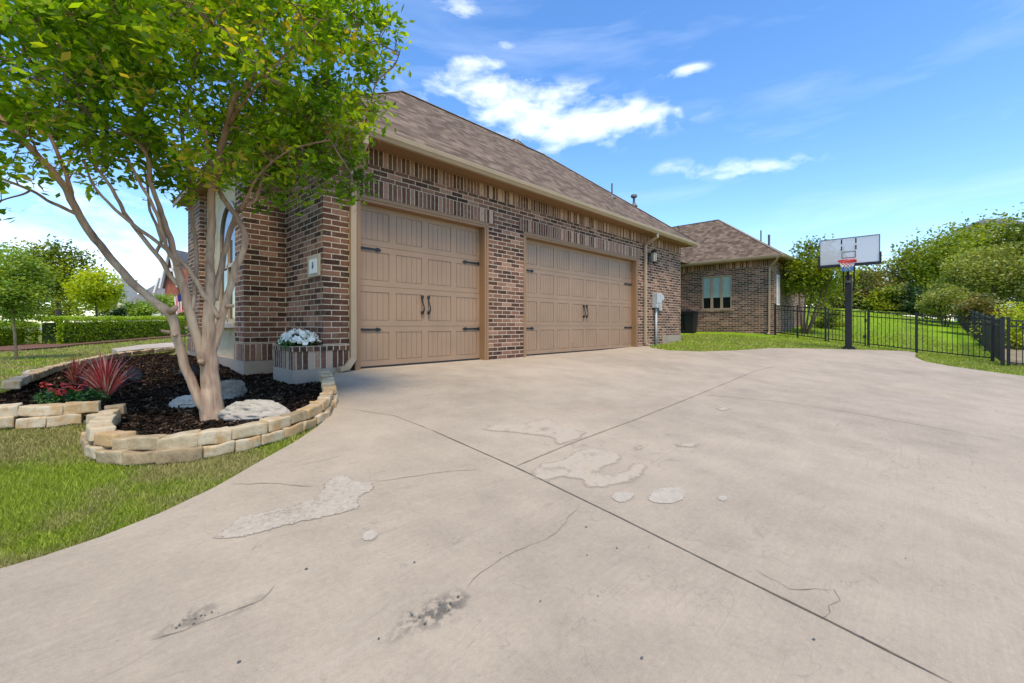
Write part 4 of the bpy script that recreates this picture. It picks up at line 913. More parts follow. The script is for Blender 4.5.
# ---- generic tree and shrub
def plant(name, label, cat, px, D, ytop, ybot, wpx, mat, nleaf, leaf, ybase=None, trunk_r=0.1, ntr=1, group=None, nclump=46, bark='bark2', base_xy=None, seedv=0, sx=1.0, trunk_px=None):
    r_ = np.random.default_rng(seedv*97+abs(int(px))); d = ray(px)
    c = atD(px, (ytop+ybot)/2, D); gx, gy = (c.x, c.y)
    if trunk_px is not None: q = atD(trunk_px, 300, D); gx, gy = q.x, q.y
    gz = G(gx, gy)-0.04
    root = empty(name, (gx, gy, gz), label, cat, group)
    rx = wpx/2*D/F; rz = (ybot-ytop)/2*D/F
    C = []
    for _ in range(nclump):
        v = r_.normal(0, 1, 3); v /= np.linalg.norm(v); v *= r_.random()**0.4*0.80
        v *= 1+0.5*noise.noise(Vector(v*2.3)+Vector((px, 0, 0)))
        C.append((c.x+v[0]*rx*sx, c.y+v[1]*rx*sx, max(c.z+v[2]*rz, gz+0.05), r_.uniform(.7, 1.25)))
    cr = max(0.08, 0.21*min(rx, rz)); nleaf = int(nleaf*1.7)
    V = leaf_cloud(C, nleaf, leaf, (cr*1.15, cr*1.15, cr*0.85), up=0.5, aspect=0.6)
    # each clump has its own tone
    cen = V.reshape(-1, 4, 3).mean(1); cl = np.array([noise.noise(Vector(q*(1.3/max(rx, .3)*1.2))+Vector((px, 0, 0))) for q in cen])
    V[:, 2] = np.maximum(V[:, 2], gz+0.04)
    np_mesh('crown' if trunk_r > 0 else 'foliage', V, 4, LM[mat], root, np.clip(r_.random(nleaf)*0.65+0.2+cl*0.5, 0, 1))
    if trunk_r:
        b = MB(); base = Vector((gx, gy, gz))
        for k in range(ntr):
            a = r_.uniform(0, 6.28); off = Vector((math.cos(a), math.sin(a), 0))*trunk_r*1.6*(ntr > 1); e = Vector((c.x, c.y, c.z))+Vector((math.cos(a), math.sin(a), 0))*rx*0.4*(ntr > 1)+Vector((0, 0, rz*0.2))
            mid = (base+off).lerp(e, 0.5)+Vector(r_.normal(0, 0.03*(e-base).length, 3)); b.tube([base+off-Vector((0, 0, .1)), (base+off).lerp(mid, .6), mid, e], [trunk_r*1.2, trunk_r, trunk_r*.75, trunk_r*.3], 8)
            for _ in range(6 if ntr == 1 else 3):
                q = C[r_.integers(0, nclump)]; s = mid.lerp(e, r_.uniform(-.1, .8)); b.tube([s, s.lerp(Vector(q[:3]), .5)+Vector(r_.normal(0, .05*rx, 3)), Vector(q[:3])], [trunk_r*.45, trunk_r*.3, trunk_r*.1], 5, caps=False)
        b.build('trunk', M[bark], root, True)
    return root
gt = 'trees and shrubs beyond the back fence'
plant('small_tree', 'small multi-stem tree beside the far wing of the house', 'tree', 816, 18.0, 238, 306, 66, 'mid', 5200, 0.13, trunk_r=0.035, ntr=5, trunk_px=804, bark='twig', nclump=44, group=gt)
plant('green_shrub', 'upright leafy shrub behind the fence left of the basketball post', 'shrub', 829, 20.5, 298, 337, 30, 'mid', 1500, 0.12, trunk_r=0.03, ntr=3, nclump=22, group=gt)
plant('distant_tree', 'pale green far tree peeking out right of the backboard', 'tree', 868, 62, 262, 318, 44, 'fresh', 1800, 0.5, trunk_r=0.2, group=gt)
plant('rusty_shrub', 'rust tinted rounded shrub behind the basketball post', 'shrub', 864, 36, 268, 324, 66, 'rust', 4200, 0.26, trunk_r=0.08, ntr=2, group=gt)
plant('green_shrub', 'mid green shrub low beside the dark shrub across the back lawn', 'shrub', 884, 34, 286, 324, 44, 'mid', 2600, 0.22, trunk_r=0.06, ntr=2, group=gt)
plant('dark_shrub', 'very dark evergreen shrub across the back lawn above the middle fence post', 'shrub', 918, 33, 283, 324, 66, 'dark', 3600, 0.22, trunk_r=0.06, ntr=2, group=gt)
plant('broad_tree', 'broad rust tipped green tree rising behind the dark shrub', 'tree', 905, 42, 244, 322, 92, 'rust', 5200, 0.32, trunk_r=0.2, group=gt, seedv=3)
plant('broad_tree', 'bright green rounded tree in the middle of the right-hand tree bank', 'tree', 940, 38, 228, 322, 88, 'mid', 6500, 0.28, trunk_r=0.2, group=gt, seedv=4)
plant('broad_tree', 'tall green tree forming the crest of the right-hand tree bank', 'tree', 984, 40, 207, 318, 104, 'mid', 6500, 0.30, trunk_r=0.22, group=gt, seedv=5)
plant('broad_tree', 'tallest green tree at the right edge of the picture', 'tree', 1036, 38, 202, 310, 120, 'mid', 7500, 0.30, trunk_r=0.22, group=gt, seedv=6)
plant('willow_tree', 'pale olive feathery tree in front of the taller green trees', 'tree', 990, 26, 243, 306, 84, 'olive', 7000, 0.16, trunk_r=0.06, ntr=4, group=gt, seedv=7)
plant('willow_tree', 'pale olive feathery tree cut by the right edge', 'tree', 1032, 24, 250, 320, 60, 'olive', 5500, 0.15, trunk_r=0.06, ntr=4, group=gt, seedv=8)
plant('olive_shrub', 'low pale olive shrub at the far end of the picket run', 'shrub', 945, 25, 286, 322, 50, 'olive', 3400, 0.14, trunk_r=0.04, ntr=3, group=gt, seedv=9)
plant('brown_shrub', 'twiggy brownish shrub behind the right-hand fence corner', 'shrub', 985, 20, 294, 330, 50, 'rust', 3200, 0.12, trunk_r=0.03, ntr=5, group=gt, seedv=10)
plant('golden_shrub', 'bright yellow green shrub beyond the fence corner at the right edge', 'shrub', 1020, 15.5, 304, 356, 54, 'yellow', 4200, 0.10, trunk_r=0.03, ntr=3, group=gt, seedv=11)
plant('dark_shrub', 'dark shrub low in the shade at the right edge behind the golden shrub', 'shrub', 1050, 20, 290, 350, 60, 'dark', 2500, 0.16, trunk_r=0.05, ntr=2, group=gt, seedv=12)
plant('distant_tree', 'dark treetop showing above the garage roof end', 'tree', 668, 60, 222, 300, 34, 'mid', 1500, 0.5, trunk_r=0.2)
plant('distant_tree', 'hazy green tree far behind the small tree beside the wing', 'tree', 822, 50, 268, 322, 60, 'mid', 2600, 0.4, trunk_r=0.2, group=gt, seedv=21)
# left side
gl = 'trees along the left lawn'
plant('young_tree', 'young light green tree with thin white trunk on the left lawn', 'tree', 12, 8.3, 243, 330, 62, 'fresh', 5200, 0.06, trunk_r=0.022, trunk_px=17, bark='bark', group=gl, nclump=60)
plant('oak_tree', 'dark green spreading tree behind the hedge gap', 'tree', 58, 26, 242, 322, 76, 'mid', 6500, 0.20, trunk_r=0.16, group=gl, seedv=2, nclump=60)
plant('oak_tree', 'dense green tree behind the young tree at the left edge', 'tree', -6, 30, 240, 325, 70, 'fresh', 4500, 0.24, trunk_r=0.16, group=gl, seedv=3)
plant('yellow_tree', 'small bright yellow green tree above the hedge', 'tree', 94, 20, 264, 315, 46, 'yellow', 3200, 0.14, trunk_r=0.05, trunk_px=97, group=gl)
for px_, w_, t_ in ((22, 40, 'left'), (66, 34, 'middle'), (108, 30, 'right')): plant('distant_tree', 'low hazy tree far across the street, '+t_+' one of three', 'tree', px_, 75, 300, 321, w_, 'mid', 900, 0.5, trunk_r=0.2, group='low trees far across the street')
gr_ = 'round shrubs below the brick house on the left'
plant('round_shrub', 'round green shrub under the grey roof, left one of two', 'shrub', 139, 26, 298, 322, 32, 'fresh', 2600, 0.13, trunk_r=0, group=gr_)
plant('round_shrub', 'larger round green shrub beside the red brick gable', 'shrub', 173, 23, 291, 322, 36, 'fresh', 3000, 0.12, trunk_r=0, group=gr_, seedv=1)
plant('juniper', 'dark juniper left of the round shrubs', 'shrub', 120, 24, 305, 324, 14, 'dark', 900, 0.12, trunk_r=0)
def hedge(px0, px1, yb0, yb1, hgt, label, n, depth=0.9, leaf=0.055):
    a = gp(px0, yb0)[:2]; c = gp(px1, yb1)[:2]; A = Vector(a); Bv = Vector(c); t = (Bv-A).normalized(); nrm = Vector((-t.y, t.x)); Ln = (Bv-A).length
    if nrm.dot(A) < 0: nrm = -nrm
    root = empty('clipped_hedge', (A.x, A.y, G(*a)), label, 'hedge', 'clipped hedge along the left lawn')
    u = rng.random(n)*Ln; f = rng.random(n); ue = rng.random(n) < .12; u = np.where(ue, np.where(rng.random(n) < .5, rng.random(n)*.1, Ln-rng.random(n)*.1), u); w_ = np.where(f < .45, rng.random(n)*0.10*depth, np.where(f < .9, rng.random(n)*depth, rng.random(n)*depth)); h = np.where(f < .45, rng.random(n)*hgt, np.where(f < .9, hgt-rng.random(n)*0.10, rng.random(n)*hgt))
    e = 0.10*np.maximum(0, (h/hgt-.75)*4)**2; w_ = np.where(f < .45, w_+e, w_)
    P_ = np.array([A.x, A.y])+np.outer(u, [t.x, t.y])+np.outer(w_, [nrm.x, nrm.y])
    bz = np.array([noise.noise(Vector((x*1.3, y*1.3, 3))) for x, y in P_]); gz = np.array([G(x, y) for x, y in P_])
    C = np.column_stack([P_+bz[:, None]*0.05*np.array([[nrm.x, nrm.y]]), gz+h+bz*0.06*(h/hgt), np.ones(n)])
    V = leaf_cloud(C, n*2, leaf, (.03, .03, .03), up=0.6, aspect=0.6)
    zz = V.reshape(-1, 4, 3).mean(1)[:, 2]
    np_mesh('foliage', V, 4, LM['hedge'], root, np.clip(rng.random(2*n)*0.9, 0, 1))
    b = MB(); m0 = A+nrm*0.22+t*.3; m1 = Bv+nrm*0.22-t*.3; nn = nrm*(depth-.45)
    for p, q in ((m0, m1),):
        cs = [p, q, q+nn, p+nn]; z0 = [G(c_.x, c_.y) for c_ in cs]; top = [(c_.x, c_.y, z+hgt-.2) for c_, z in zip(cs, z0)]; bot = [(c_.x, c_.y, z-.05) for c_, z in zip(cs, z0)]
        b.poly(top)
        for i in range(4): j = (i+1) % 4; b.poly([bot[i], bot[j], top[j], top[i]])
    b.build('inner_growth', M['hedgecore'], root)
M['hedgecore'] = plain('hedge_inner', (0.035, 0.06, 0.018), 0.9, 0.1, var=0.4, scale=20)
hedge(-40, 39, 350, 344.5, 0.74, 'clipped bright green hedge at the left edge behind the white trunk', 7000)
hedge(60, 192, 345.0, 334.5, 0.92, 'long clipped bright green hedge right of the gap', 15000)
# ---- bed plants
def strappy(name, px, py, n, hgt, spread, wd, mat, label, cat, group=None, seedv=0, leaf_name='leaf_rosette'):
    r_ = np.random.default_rng(seedv); x, y, _ = gp(px, py); D = (H-mulch_z(x, y))*F/(py-HY); q = atD(px, py, D); x, y = q.x, q.y
    root = empty(name, (x, y, mulch_z(x, y)), label, cat, group); b = MB(); rnd = []
    for k in range(n):
        a = r_.uniform(0, 6.283); lean = (k/n)**1.1*1.35+r_.normal(0, .08); L = hgt*r_.uniform(.75, 1.08)*(1.0 if lean < .9 else spread/hgt*.9); segs = 7; p = Vector((0, 0, 0.02)); L_, R_ = [], []
        ang = lean*0.55; d2 = Vector((math.cos(a), math.sin(a), 0)); sd = Vector((-math.sin(a), math.cos(a), 0)); droop = r_.uniform(.05, .22)*(1+lean)
        for s in range(segs+1):
            t = s/segs; ww = wd*(0.45+1.1*t if t < .45 else 0.95*(1-(t-.45)/.55)+.02); L_.append(p-sd*ww/2+Vector((0, 0, ww*.25))); R_.append(p+sd*ww/2+Vector((0, 0, ww*.25)))
            ang += droop*t*0.9; p = p+(Vector((0, 0, 1))*math.cos(ang)+d2*math.sin(ang))*L/segs; 
            if p.z < 0.03: p.z = 0.03
        val = r_.random()
        for s in range(segs): b.poly([L_[s], R_[s], R_[s+1], L_[s+1]]); rnd.append(val)
    o = link_mesh(leaf_name, [Vector(v) for v in b.v], b.f, mat, root, rnd=rnd, local=True)
    return root
M['cord'] = leaf_mat('pink_red_leaf', [(0, (0.26, 0.03, 0.04)), (0.3, (0.66, 0.08, 0.09)), (0.65, (0.85, 0.26, 0.24)), (1, (0.88, 0.62, 0.52))], 0.3)
M['cord2'] = leaf_mat('orange_red_leaf', [(0, (0.14, 0.025, 0.03)), (0.5, (0.45, 0.08, 0.06)), (0.85, (0.62, 0.22, 0.12)), (1, (0.35, 0.30, 0.10))], 0.3)
strappy('red_cordyline', 106, 401, 130, 0.52, 0.50, 0.014, M['cord'], 'larger spiky pink-red cordyline at the front of the mulch bed', 'plant', 'spiky red plants in the mulch bed', 1)
strappy('red_cordyline', 76, 389, 70, 0.38, 0.30, 0.013, M['cord2'], 'smaller spiky orange-red cordyline beside the red flowers', 'plant', 'spiky red plants in the mulch bed', 2)
x, y, _ = gp(70, 397); rf = empty('red_begonia', (x, y, mulch_z(x, y)), 'low red flowering plant with green leaves at the foot of the smaller cordyline', 'plant')
cs = [(x+rng.normal(0, .12), y+rng.normal(0, .09), mulch_z(x, y)+rng.uniform(.03, .12)) for _ in range(30)]
np_mesh('foliage', leaf_cloud(cs, 700, 0.04, (.03, .03, .02)), 4, M['petleaf'], rf, rng.random(700))
cs = [(x+rng.normal(-.04, .08), y+rng.normal(0, .07), mulch_z(x, y)+rng.uniform(.12, .2)) for _ in range(9)]
np_mesh('blossom', leaf_cloud(cs, 160, 0.032, (.022, .022, .015)), 4, leaf_mat('red_petal', [(0, (0.35, 0.02, 0.02)), (1, (0.75, 0.10, 0.08))], 0.2), rf, rng.random(160))
# ---- boulders
def boulder(px, py, L, Wd, Hh, label, rz, seedv, mat='rock', group='pale boulders round the tree base'):
    d = ray(px); D = (H+0.10)*F/(py-HY); x, y = D*d[0], D*d[1]
    bm = bmesh.new(); bmesh.ops.create_icosphere(bm, subdivisions=5, radius=0.5)
    for v in bm.verts:
        c = v.co; n1 = noise.noise(c*2.2+Vector((seedv, 0, 0))); cell = noise.cell(c*1.7+Vector((seedv*2, 3, 0)))
        q = Vector((c.x*L, c.y*Wd, c.z*Hh)); k = 1+0.22*n1+0.10*noise.noise(c*5+Vector((seedv, 1, 0)))
        q *= k
        if q.z > Hh*0.36: q.z = Hh*0.36+(q.z-Hh*.36)*0.3
        # bevelled facets
        for nx, ny, nz, dd in ((.7, -.6, .4, .36), (-.8, .2, .5, .36), (.1, -.9, .35, .34), (-.5, -.7, .3, .40), (.8, .4, .45, .38)):
            nv = Vector((nx, ny, nz)).normalized(); s = Vector((q.x/L, q.y/Wd, q.z/Hh)); e = s.dot(nv)-dd
            if e > 0: s -= nv*e*0.85; q = Vector((s.x*L, s.y*Wd, s.z*Hh))
        q += q.normalized()*(0.018*(1-2*abs(noise.noise(c*5.5+Vector((seedv*4, 0, 0)))))+0.010*noise.noise(c*14)+0.006*noise.noise(c*34))
        v.co = q
    me = bpy.data.meshes.new('boulder'); bm.to_mesh(me); bm.free(); me.polygons.foreach_set('use_smooth', [True]*len(me.polygons)); me.materials.append(M[mat])
    o = bpy.data.objects.new('boulder', me); col.objects.link(o); o.location = (x, y, mulch_z(x, y)+Hh*0.30); o.rotation_euler = (0, 0.04, rz); tag(o, label, 'rock', group)
boulder(256, 416, 0.56, 0.25, 0.20, 'largest pale flat boulder right of the tree base', R(-42), 1)
boulder(230, 395, 0.26, 0.28, 0.24, 'pale boulder standing just behind the tree trunk', R(-60), 2)
boulder(190, 404, 0.30, 0.20, 0.13, 'low pale stone left of the tree base', R(-30), 3)
# ---- landscape lights
def spotlight(px, py, label, s=1.0, rz=0.0):
    D = (H+0.09)*F/(py-HY); d = ray(px); x, y = D*d[0], D*d[1]; root = empty('landscape_light', (x, y, mulch_z(x, y)), label, 'garden light', 'black garden lights in the mulch bed', rz)
    b = MB(); b.tube([(0, 0, -.03), (0, 0, 0.03*s)], [0.035*s, 0.03*s], 10); b.box(-.03*s, .03*s, -.008, .008, 0.01, .07*s)
    link_mesh('bracket', b.v, b.f, M['blackplastic'], root, local=True)
    b = MB(); b.tube([(-0.05*s, 0, 0.06*s), (-.03*s, 0, .065*s), (0.06*s, 0, 0.10*s), (0.075*s, 0, .105*s)], [0.02*s, 0.055*s, 0.065*s, 0.07*s], 16)
    h_ = link_mesh('lamp_housing', b.v, b.f, M['blackplastic'], root, local=True)
    b = MB(); b.tube([(0.074*s, 0, .1045*s), (0.078*s, 0, .106*s)], 0.058*s, 16); link_mesh('lens', b.v, b.f, M['glass'], h_, local=True); return root
spotlight(186, 379, 'black garden spotlight behind the leaning left stem of the tree', 1.3, R(-60))
spotlight(129, 384, 'black garden spotlight behind the larger red cordyline', 1.3, R(-60))
D = (H+.09)*F/(376-HY); q = atD(177, 376, D)
b = MB().bar((q.x, q.y, -.15), (q.x-.05, q.y+.02, 0.10), 0.012, 0.012); tag(b.build('garden_stake', M['black']), 'thin black stake leaning beside the garden spotlight', 'stake')
# ---- mulch chips and fallen leaves
bx0, bx1, by0, by1 = min(p[0] for p in bed), max(p[0] for p in bed), min(p[1] for p in bed), max(p[1] for p in bed)
def vin(X, Y, poly):
    c = np.zeros(len(X), bool); j = len(poly)-1
    for i in range(len(poly)):
        xi, yi = poly[i]; xj, yj = poly[j]
        with np.errstate(divide='ignore', invalid='ignore'): t = ((yi > Y) != (yj > Y)) & (X < (xj-xi)*(Y-yi)/(yj-yi+1e-12)+xi)
        c ^= t; j = i
    return c
def scatter_bed(n, ymax=9.5):
    X = rng.uniform(bx0, bx1, n*2); Y = by0+(min(by1, ymax)-by0)*rng.random(n*2)**1.4; k = vin(X, Y, bed); X, Y = X[k][:n], Y[k][:n]; return X, Y
X, Y = scatter_bed(40000, 11.9); Z = np.array([mulch_z(a, c) for a, c in zip(X, Y)])+rng.uniform(0, .012, len(X))
n_chip = len(X); c = np.column_stack([X, Y, Z]); d = rng.normal(0, 1, (n_chip, 3)); d[:, 2] *= .35; d /= np.linalg.norm(d, axis=1)[:, None]; u_ = rng.normal(0, 1, (n_chip, 3)); s = np.cross(d, u_); s /= np.linalg.norm(s, axis=1)[:, None]
L = rng.uniform(.010, .035, n_chip)[:, None]; Wd = rng.uniform(.003, .009, n_chip)[:, None]
V = np.stack([c-d*L-s*Wd, c+d*L-s*Wd, c+d*L*0.8+s*Wd, c-d*L+s*Wd], 1).reshape(-1, 3)
n_ = NT('mulch_chip'); a_ = n_.n('ShaderNodeAttribute', attribute_name='rnd').outputs['Fac']; n_.bsdf(n_.ramp(a_, [(0, (0.008, 0.006, 0.0045)), (0.65, (0.032, 0.021, 0.014)), (0.93, (0.085, 0.056, 0.036)), (1, (0.22, 0.15, 0.09))]), 0.95, None, 0.0)
tag(np_mesh('mulch_chips', V, 4, n_.m, None, rng.random(n_chip)), kind='stuff', label='loose dark bark mulch chips', cat='mulch')
# ---- grass blades
def grass(name, pxr, Dr, n, hgt, label, mat='grass', wid=0.0022):
    px = rng.uniform(pxr[0], pxr[1], n); D = Dr[0]*(Dr[1]/Dr[0])**rng.random(n)
    s = (px-PX)/F; X = D*(FU[0]+s*RU[0]); Y = D*(FU[1]+s*RU[1])
    k = ~vin(X, Y, drive) & ~vin(X, Y, bed) & ~((X > 19.6) & (X < 26.4) & (Y > 4.3)) & ~((X > 14.9) & (X < 20) & (Y > 7.1)) & ~((X > 18.8) & (X < 20) & (Y > 4.4)) & ~((X > 2) & (X < 14.3) & (Y > 5.9) & (Y < 12.4))
    X, Y, D = X[k], Y[k], D[k]; n = len(X); Z = np.array([G(a, c) for a, c in zip(X, Y)])-0.03
    cl = np.array([noise.noise(Vector((a*3.1, c*3.1, 0))) for a, c in zip(X, Y)])
    h = hgt*(1+0.5*cl)*rng.uniform(.5, 1.25, n)*(1+0.02*D); a = rng.uniform(0, 6.283, n); w_ = wid*np.maximum(1, D/2.2)*rng.uniform(.7, 1.4, n)
    lean = rng.normal(0, .45, (n, 2))*h[:, None]; b0 = np.column_stack([X-np.cos(a)*w_, Y-np.sin(a)*w_, Z]); b1 = np.column_stack([X+np.cos(a)*w_, Y+np.sin(a)*w_, Z]); tp = np.column_stack([X+lean[:, 0], Y+lean[:, 1], Z+h])
    V = np.stack([b0, b1, tp], 1).reshape(-1, 3)
    o = np_mesh(name, V, 3, M[mat], None, np.clip(rng.random(n)*0.8+0.1+cl*.25, 0, 1)); tag(o, label, 'grass', kind='stuff'); return o
grass('grass', (-180, 400), (1.4, 5.2), 200000, 0.026, 'green lawn grass with dry patches between driveway and stone wall')
grass('grass', (-150, 200), (5.0, 22), 60000, 0.035, 'sunlit lawn grass behind the mulch bed')
grass('grass', (640, 1090), (8, 19), 70000, 0.036, 'strip of lawn grass between driveway and back fence', 'grass_back')
grass('grass', (760, 1040), (19, 40), 26000, 0.022, 'bright lawn grass beyond the black fence', 'grass_back')
# ================================================================== FENCE
A0, B0 = Vector((19.95, 4.42)), Vector((18.05, -1.28))
def on_line(px, A=A0, B=B0):
    d = ray(px); D1 = Vector(d); e = B-A
    # D*d = A + t*e
    det = D1.x*(-e.y)+D1.y*e.x; D = (A.x*(-e.y)+A.y*e.x)/det; return Vector((D*d[0], D*d[1]))
FH = 1.20
def post(root, p, w_=0.055, h=FH+0.03, name='post'):
    z = G(p.x, p.y)-0.1; b = MB(); b.box(p.x-w_/2, p.x+w_/2, p.y-w_/2, p.y+w_/2, z, z+h+.1); b.box(p.x-w_/2-.006, p.x+w_/2+.006, p.y-w_/2-.006, p.y+w_/2+.006, z+h+.1, z+h+.118)
    return b.build(name, M['black'], root)
def panel(root, a, c, name='picket_panel', low=0.09, gap=0.105, rail=0.03, h=FH):
    b = MB(); L = (c-a).length; t = (c-a)/L
    za, zc = G(a.x, a.y)-0.01, G(c.x, c.y)-0.01
    for hz in (low, h-0.18, h-0.02): b.bar((a.x, a.y, za+hz), (c.x, c.y, zc+hz), rail*.8, rail)
    n = int(L/gap)
    for i in range(1, n):
        s = i/n; q = a+t*L*s; z = za+(zc-za)*s; b.bar((q.x, q.y, z+low-0.03), (q.x, q.y, z+h), 0.016, 0.016)
    return b.build(name, M['black'], root)
def fence(name, pts_, label, w_=0.055, group=None, ends=True):
    root = empty(name, (pts_[0].x, pts_[0].y, G(pts_[0].x, pts_[0].y)), label, 'fence', group)
    for i, p in enumerate(pts_):
        if ends or i < len(pts_)-1: post(root, p, w_)
    for a, c in zip(pts_, pts_[1:]):
        t = (c-a).normalized()*(w_/2); panel(root, a+t, c-t)
    return root
gf = 'black metal picket fencing round the back lawn'
fl_ = [A0, on_line(797.5), on_line(825.5)]
fence('picket_fence', fl_, 'black metal picket fence from the house corner to the gate by the basketball hoop', group=gf)
g0, g1 = on_line(827.6), on_line(865.2)
gate = empty('picket_gate', (g0.x, g0.y, G(g0.x, g0.y)), 'black metal picket gate just behind the basketball post', 'gate')
for p in (g0+(g1-g0).normalized()*.03, g1): post(gate, p, 0.035, FH-0.02, 'gate_stile')
panel(gate, g0+(g1-g0).normalized()*.05, g1-(g1-g0).normalized()*.02, 'gate_panel', h=FH-0.02)
q = g1; z = G(q.x, q.y); b = MB(); b.box(q.x-.05, q.x-.02, q.y-.03, q.y+.05, z+.25, z+.36); b.build('hinge', M['black'], gate); b = MB(); b.box(q.x-.05, q.x+.02, q.y-.04, q.y+.02, z+.80, z+.92); b.build('latch', M['black'], gate)
fr_ = [on_line(868.5), on_line(916.5), on_line(992.5)]
fence('picket_fence', fr_, 'black metal picket fence sloping from the gate down to the right corner', 0.07, group=gf)
ex = Vector((17.0, -1.45)); cx_ = fr_[-1]
sidef = [Vector((16.95, -1.42))]+[Vector((16.95+2.4*i, -1.42-0.01*i)) for i in range(1, 11)]
fence('picket_fence', sidef, 'long black picket run going away along the right side of the back lawn', 0.075, group=gf)
fence('picket_fence', [Vector((16.95, -1.52)), Vector((17.25, -3.9)), Vector((17.5, -6.3))], 'short black picket fence leaving the picture at the right edge', 0.06, group=gf)
soilp = [(18.2, -1.55), (44, -2.0), (44, -14), (17.2, -14), (17.1, -2.0)]
M['soil'] = plain('bare_pale_soil', (0.24, 0.19, 0.115), 0.95, 0.1, var=0.35, scale=4, bump=0.5)
# bare soil strip beyond the right fence, follows the terrain
V, Fc = [], []
nx, ny = 30, 12
for i in range(nx+1):
    for j in range(ny+1):
        x = 17.6+i*26/nx; y = -1.62-j*9/ny; V.append((x, y, G(x, y)+0.012))
for i in range(nx):
    for j in range(ny): a = i*(ny+1)+j; Fc.append((a, a+ny+1, a+ny+2, a+1))
tag(link_mesh('bare_soil', V, Fc, M['soil']), kind='structure')
# ================================================================== BASKETBALL HOOP
hx, hy = 17.15, 1.78; hz = G(hx, hy)
hoop = empty('basketball_hoop', (hx, hy, hz), 'tall black basketball hoop with clear backboard and red rim at the driveway end', 'basketball hoop')
b = MB(); b.box(hx-.085, hx+.085, hy-.085, hy+.085, hz, 2.22); b.box(hx-.20, hx+.20, hy-.17, hy+.17, hz-.02, hz+.035)
for sx in (-.14, .14):
    for sy in (-.12, .12): b.tube([(hx+sx, hy+sy, hz+.03), (hx+sx, hy+sy, hz+.07)], .018, 6)
b.build('post', M['black'], hoop, bevel=0.006)
bx, by, bz0, bz1, hw = 16.3, 1.69, 2.47, 3.28, 0.72
b = MB()
for sy in (-.13, .13):
    for (z0, z1) in ((1.72, 2.46), (2.18, 2.95)): b.bar((hx, hy+sy, z0), (bx+.07, by+sy, z1), 0.035, 0.06)
    b.bar((bx+.07, by+sy, 2.40), (bx+.07, by+sy, 3.05), 0.035, 0.045)
b.bar((hx+.10, hy, 1.55), (hx-.16, hy, 2.35), 0.07, 0.07); b.build('lift_arm', M['black'], hoop)
b = MB(); b.box(hx-.10, hx-.088, hy-.07, hy+.07, 1.98, 2.16); b.build('height_scale', M['dgrey'], hoop)
n_ = NT('acrylic_board'); bs = n_.n('ShaderNodeBsdfPrincipled', i={'Base Color': (0.74, 0.72, 0.71, 1), 'Roughness': 0.08, 'Specular IOR Level': 0.6}); ts = n_.n('ShaderNodeBsdfTransparent'); tl = n_.n('ShaderNodeBsdfTranslucent', i={0: (0.75, 0.72, 0.70, 1)})
m1 = n_.n('ShaderNodeMixShader', i={0: 0.35, 1: bs.outputs[0], 2: tl.outputs[0]}); m2 = n_.n('ShaderNodeMixShader', i={0: 0.30, 1: m1.outputs[0], 2: ts.outputs[0]}); n_.t.links.new(m2.outputs[0], n_.out.inputs[0]); M['acrylic'] = n_.m
bd = MB().box(bx, bx+.018, by-hw+.02, by+hw-.02, bz0+.02, bz1-.02).build('backboard', M['acrylic'], hoop)
b = MB()
for (y0, y1, z0, z1) in ((by-hw, by+hw, bz0, bz0+.02), (by-hw, by+hw, bz1-.02, bz1), (by-hw, by-hw+.02, bz0+.02, bz1-.02), (by+hw-.02, by+hw, bz0+.02, bz1-.02)): b.box(bx-.006, bx+.03, y0, y1, z0, z1)
b.build('board_frame', M['dgrey'], bd)
b = MB(); b.box(bx-.02, bx+.045, by-hw-.03, by+hw+.03, bz0-.06, bz0+.025)
for sy in (-1, 1): b.box(bx-.02, bx+.045, by+sy*(hw+.005)-.025, by+sy*(hw+.005)+.025, bz0+.015, bz0+.30)
b.build('corner_padding', M['blackplastic'], bd)
b = MB(); sw = .17
for (y0, y1, z0, z1) in ((by-sw, by+sw, 2.66, 2.68), (by-sw, by+sw, 2.84, 2.86), (by-sw, by-sw+.02, 2.68, 2.84), (by+sw-.02, by+sw, 2.68, 2.84)): b.box(bx-.004, bx-.001, y0, y1, z0, z1)
b.build('target_square', M['dgrey'], bd)
for sy in (-1, 1):
    for z0, z1 in ((2.90, 3.03), (3.09, 3.24)): MB().box(bx-.004, bx-.001, by+sy*sw-.016, by+sy*sw+.016, z0, z1).build('board_stripe', M['blackplastic'], bd)
M['red'] = plain('red_rim_paint', (0.62, 0.035, 0.025), 0.4, 0.4, var=0.1)
rxc, rr_, rzz = bx-.33, .215, 2.545
b = MB(); b.tube([(rxc+rr_*math.cos(a), by+rr_*math.sin(a), rzz) for a in [2*math.pi*i/24 for i in range(25)]], .013, 8, False)
b.box(bx-.12, bx-.02, by-.09, by+.09, rzz-.13, rzz+.03); b.bar((bx-.02, by-.16, rzz+.02), (rxc, by-.19, rzz), .02, .03); b.bar((bx-.02, by+.16, rzz+.02), (rxc, by+.19, rzz), .02, .03)
b.box(bx-.03, bx-.006, by-.19, by+.19, rzz-.02, rzz+.04)
rim = b.build('rim', M['red'], hoop)
def net(z0, z1, r0, r1, name, mat, rows):
    b = MB(); n = 12
    for k in range(rows):
        ta, tb_ = k/rows, (k+1)/rows; ra = r0+(r1-r0)*ta; rb2 = r0+(r1-r0)*tb_; za = z0+(z1-z0)*ta; zb = z0+(z1-z0)*tb_
        for i in range(n):
            a0 = 2*math.pi*(i+.5*(k % 2))/n
            for s_ in (-1, 1):
                a1 = a0+s_*math.pi/n; b.tube([(rxc+ra*math.cos(a0), by+ra*math.sin(a0), za), (rxc+rb2*math.cos(a1), by+rb2*math.sin(a1), zb)], .006, 4, False)
    return b.build(name, mat, rim)
M['netred'] = plain('red_cord', (0.6, 0.08, 0.07), 0.7); M['netblue'] = plain('blue_cord', (0.06, 0.17, 0.5), 0.7)
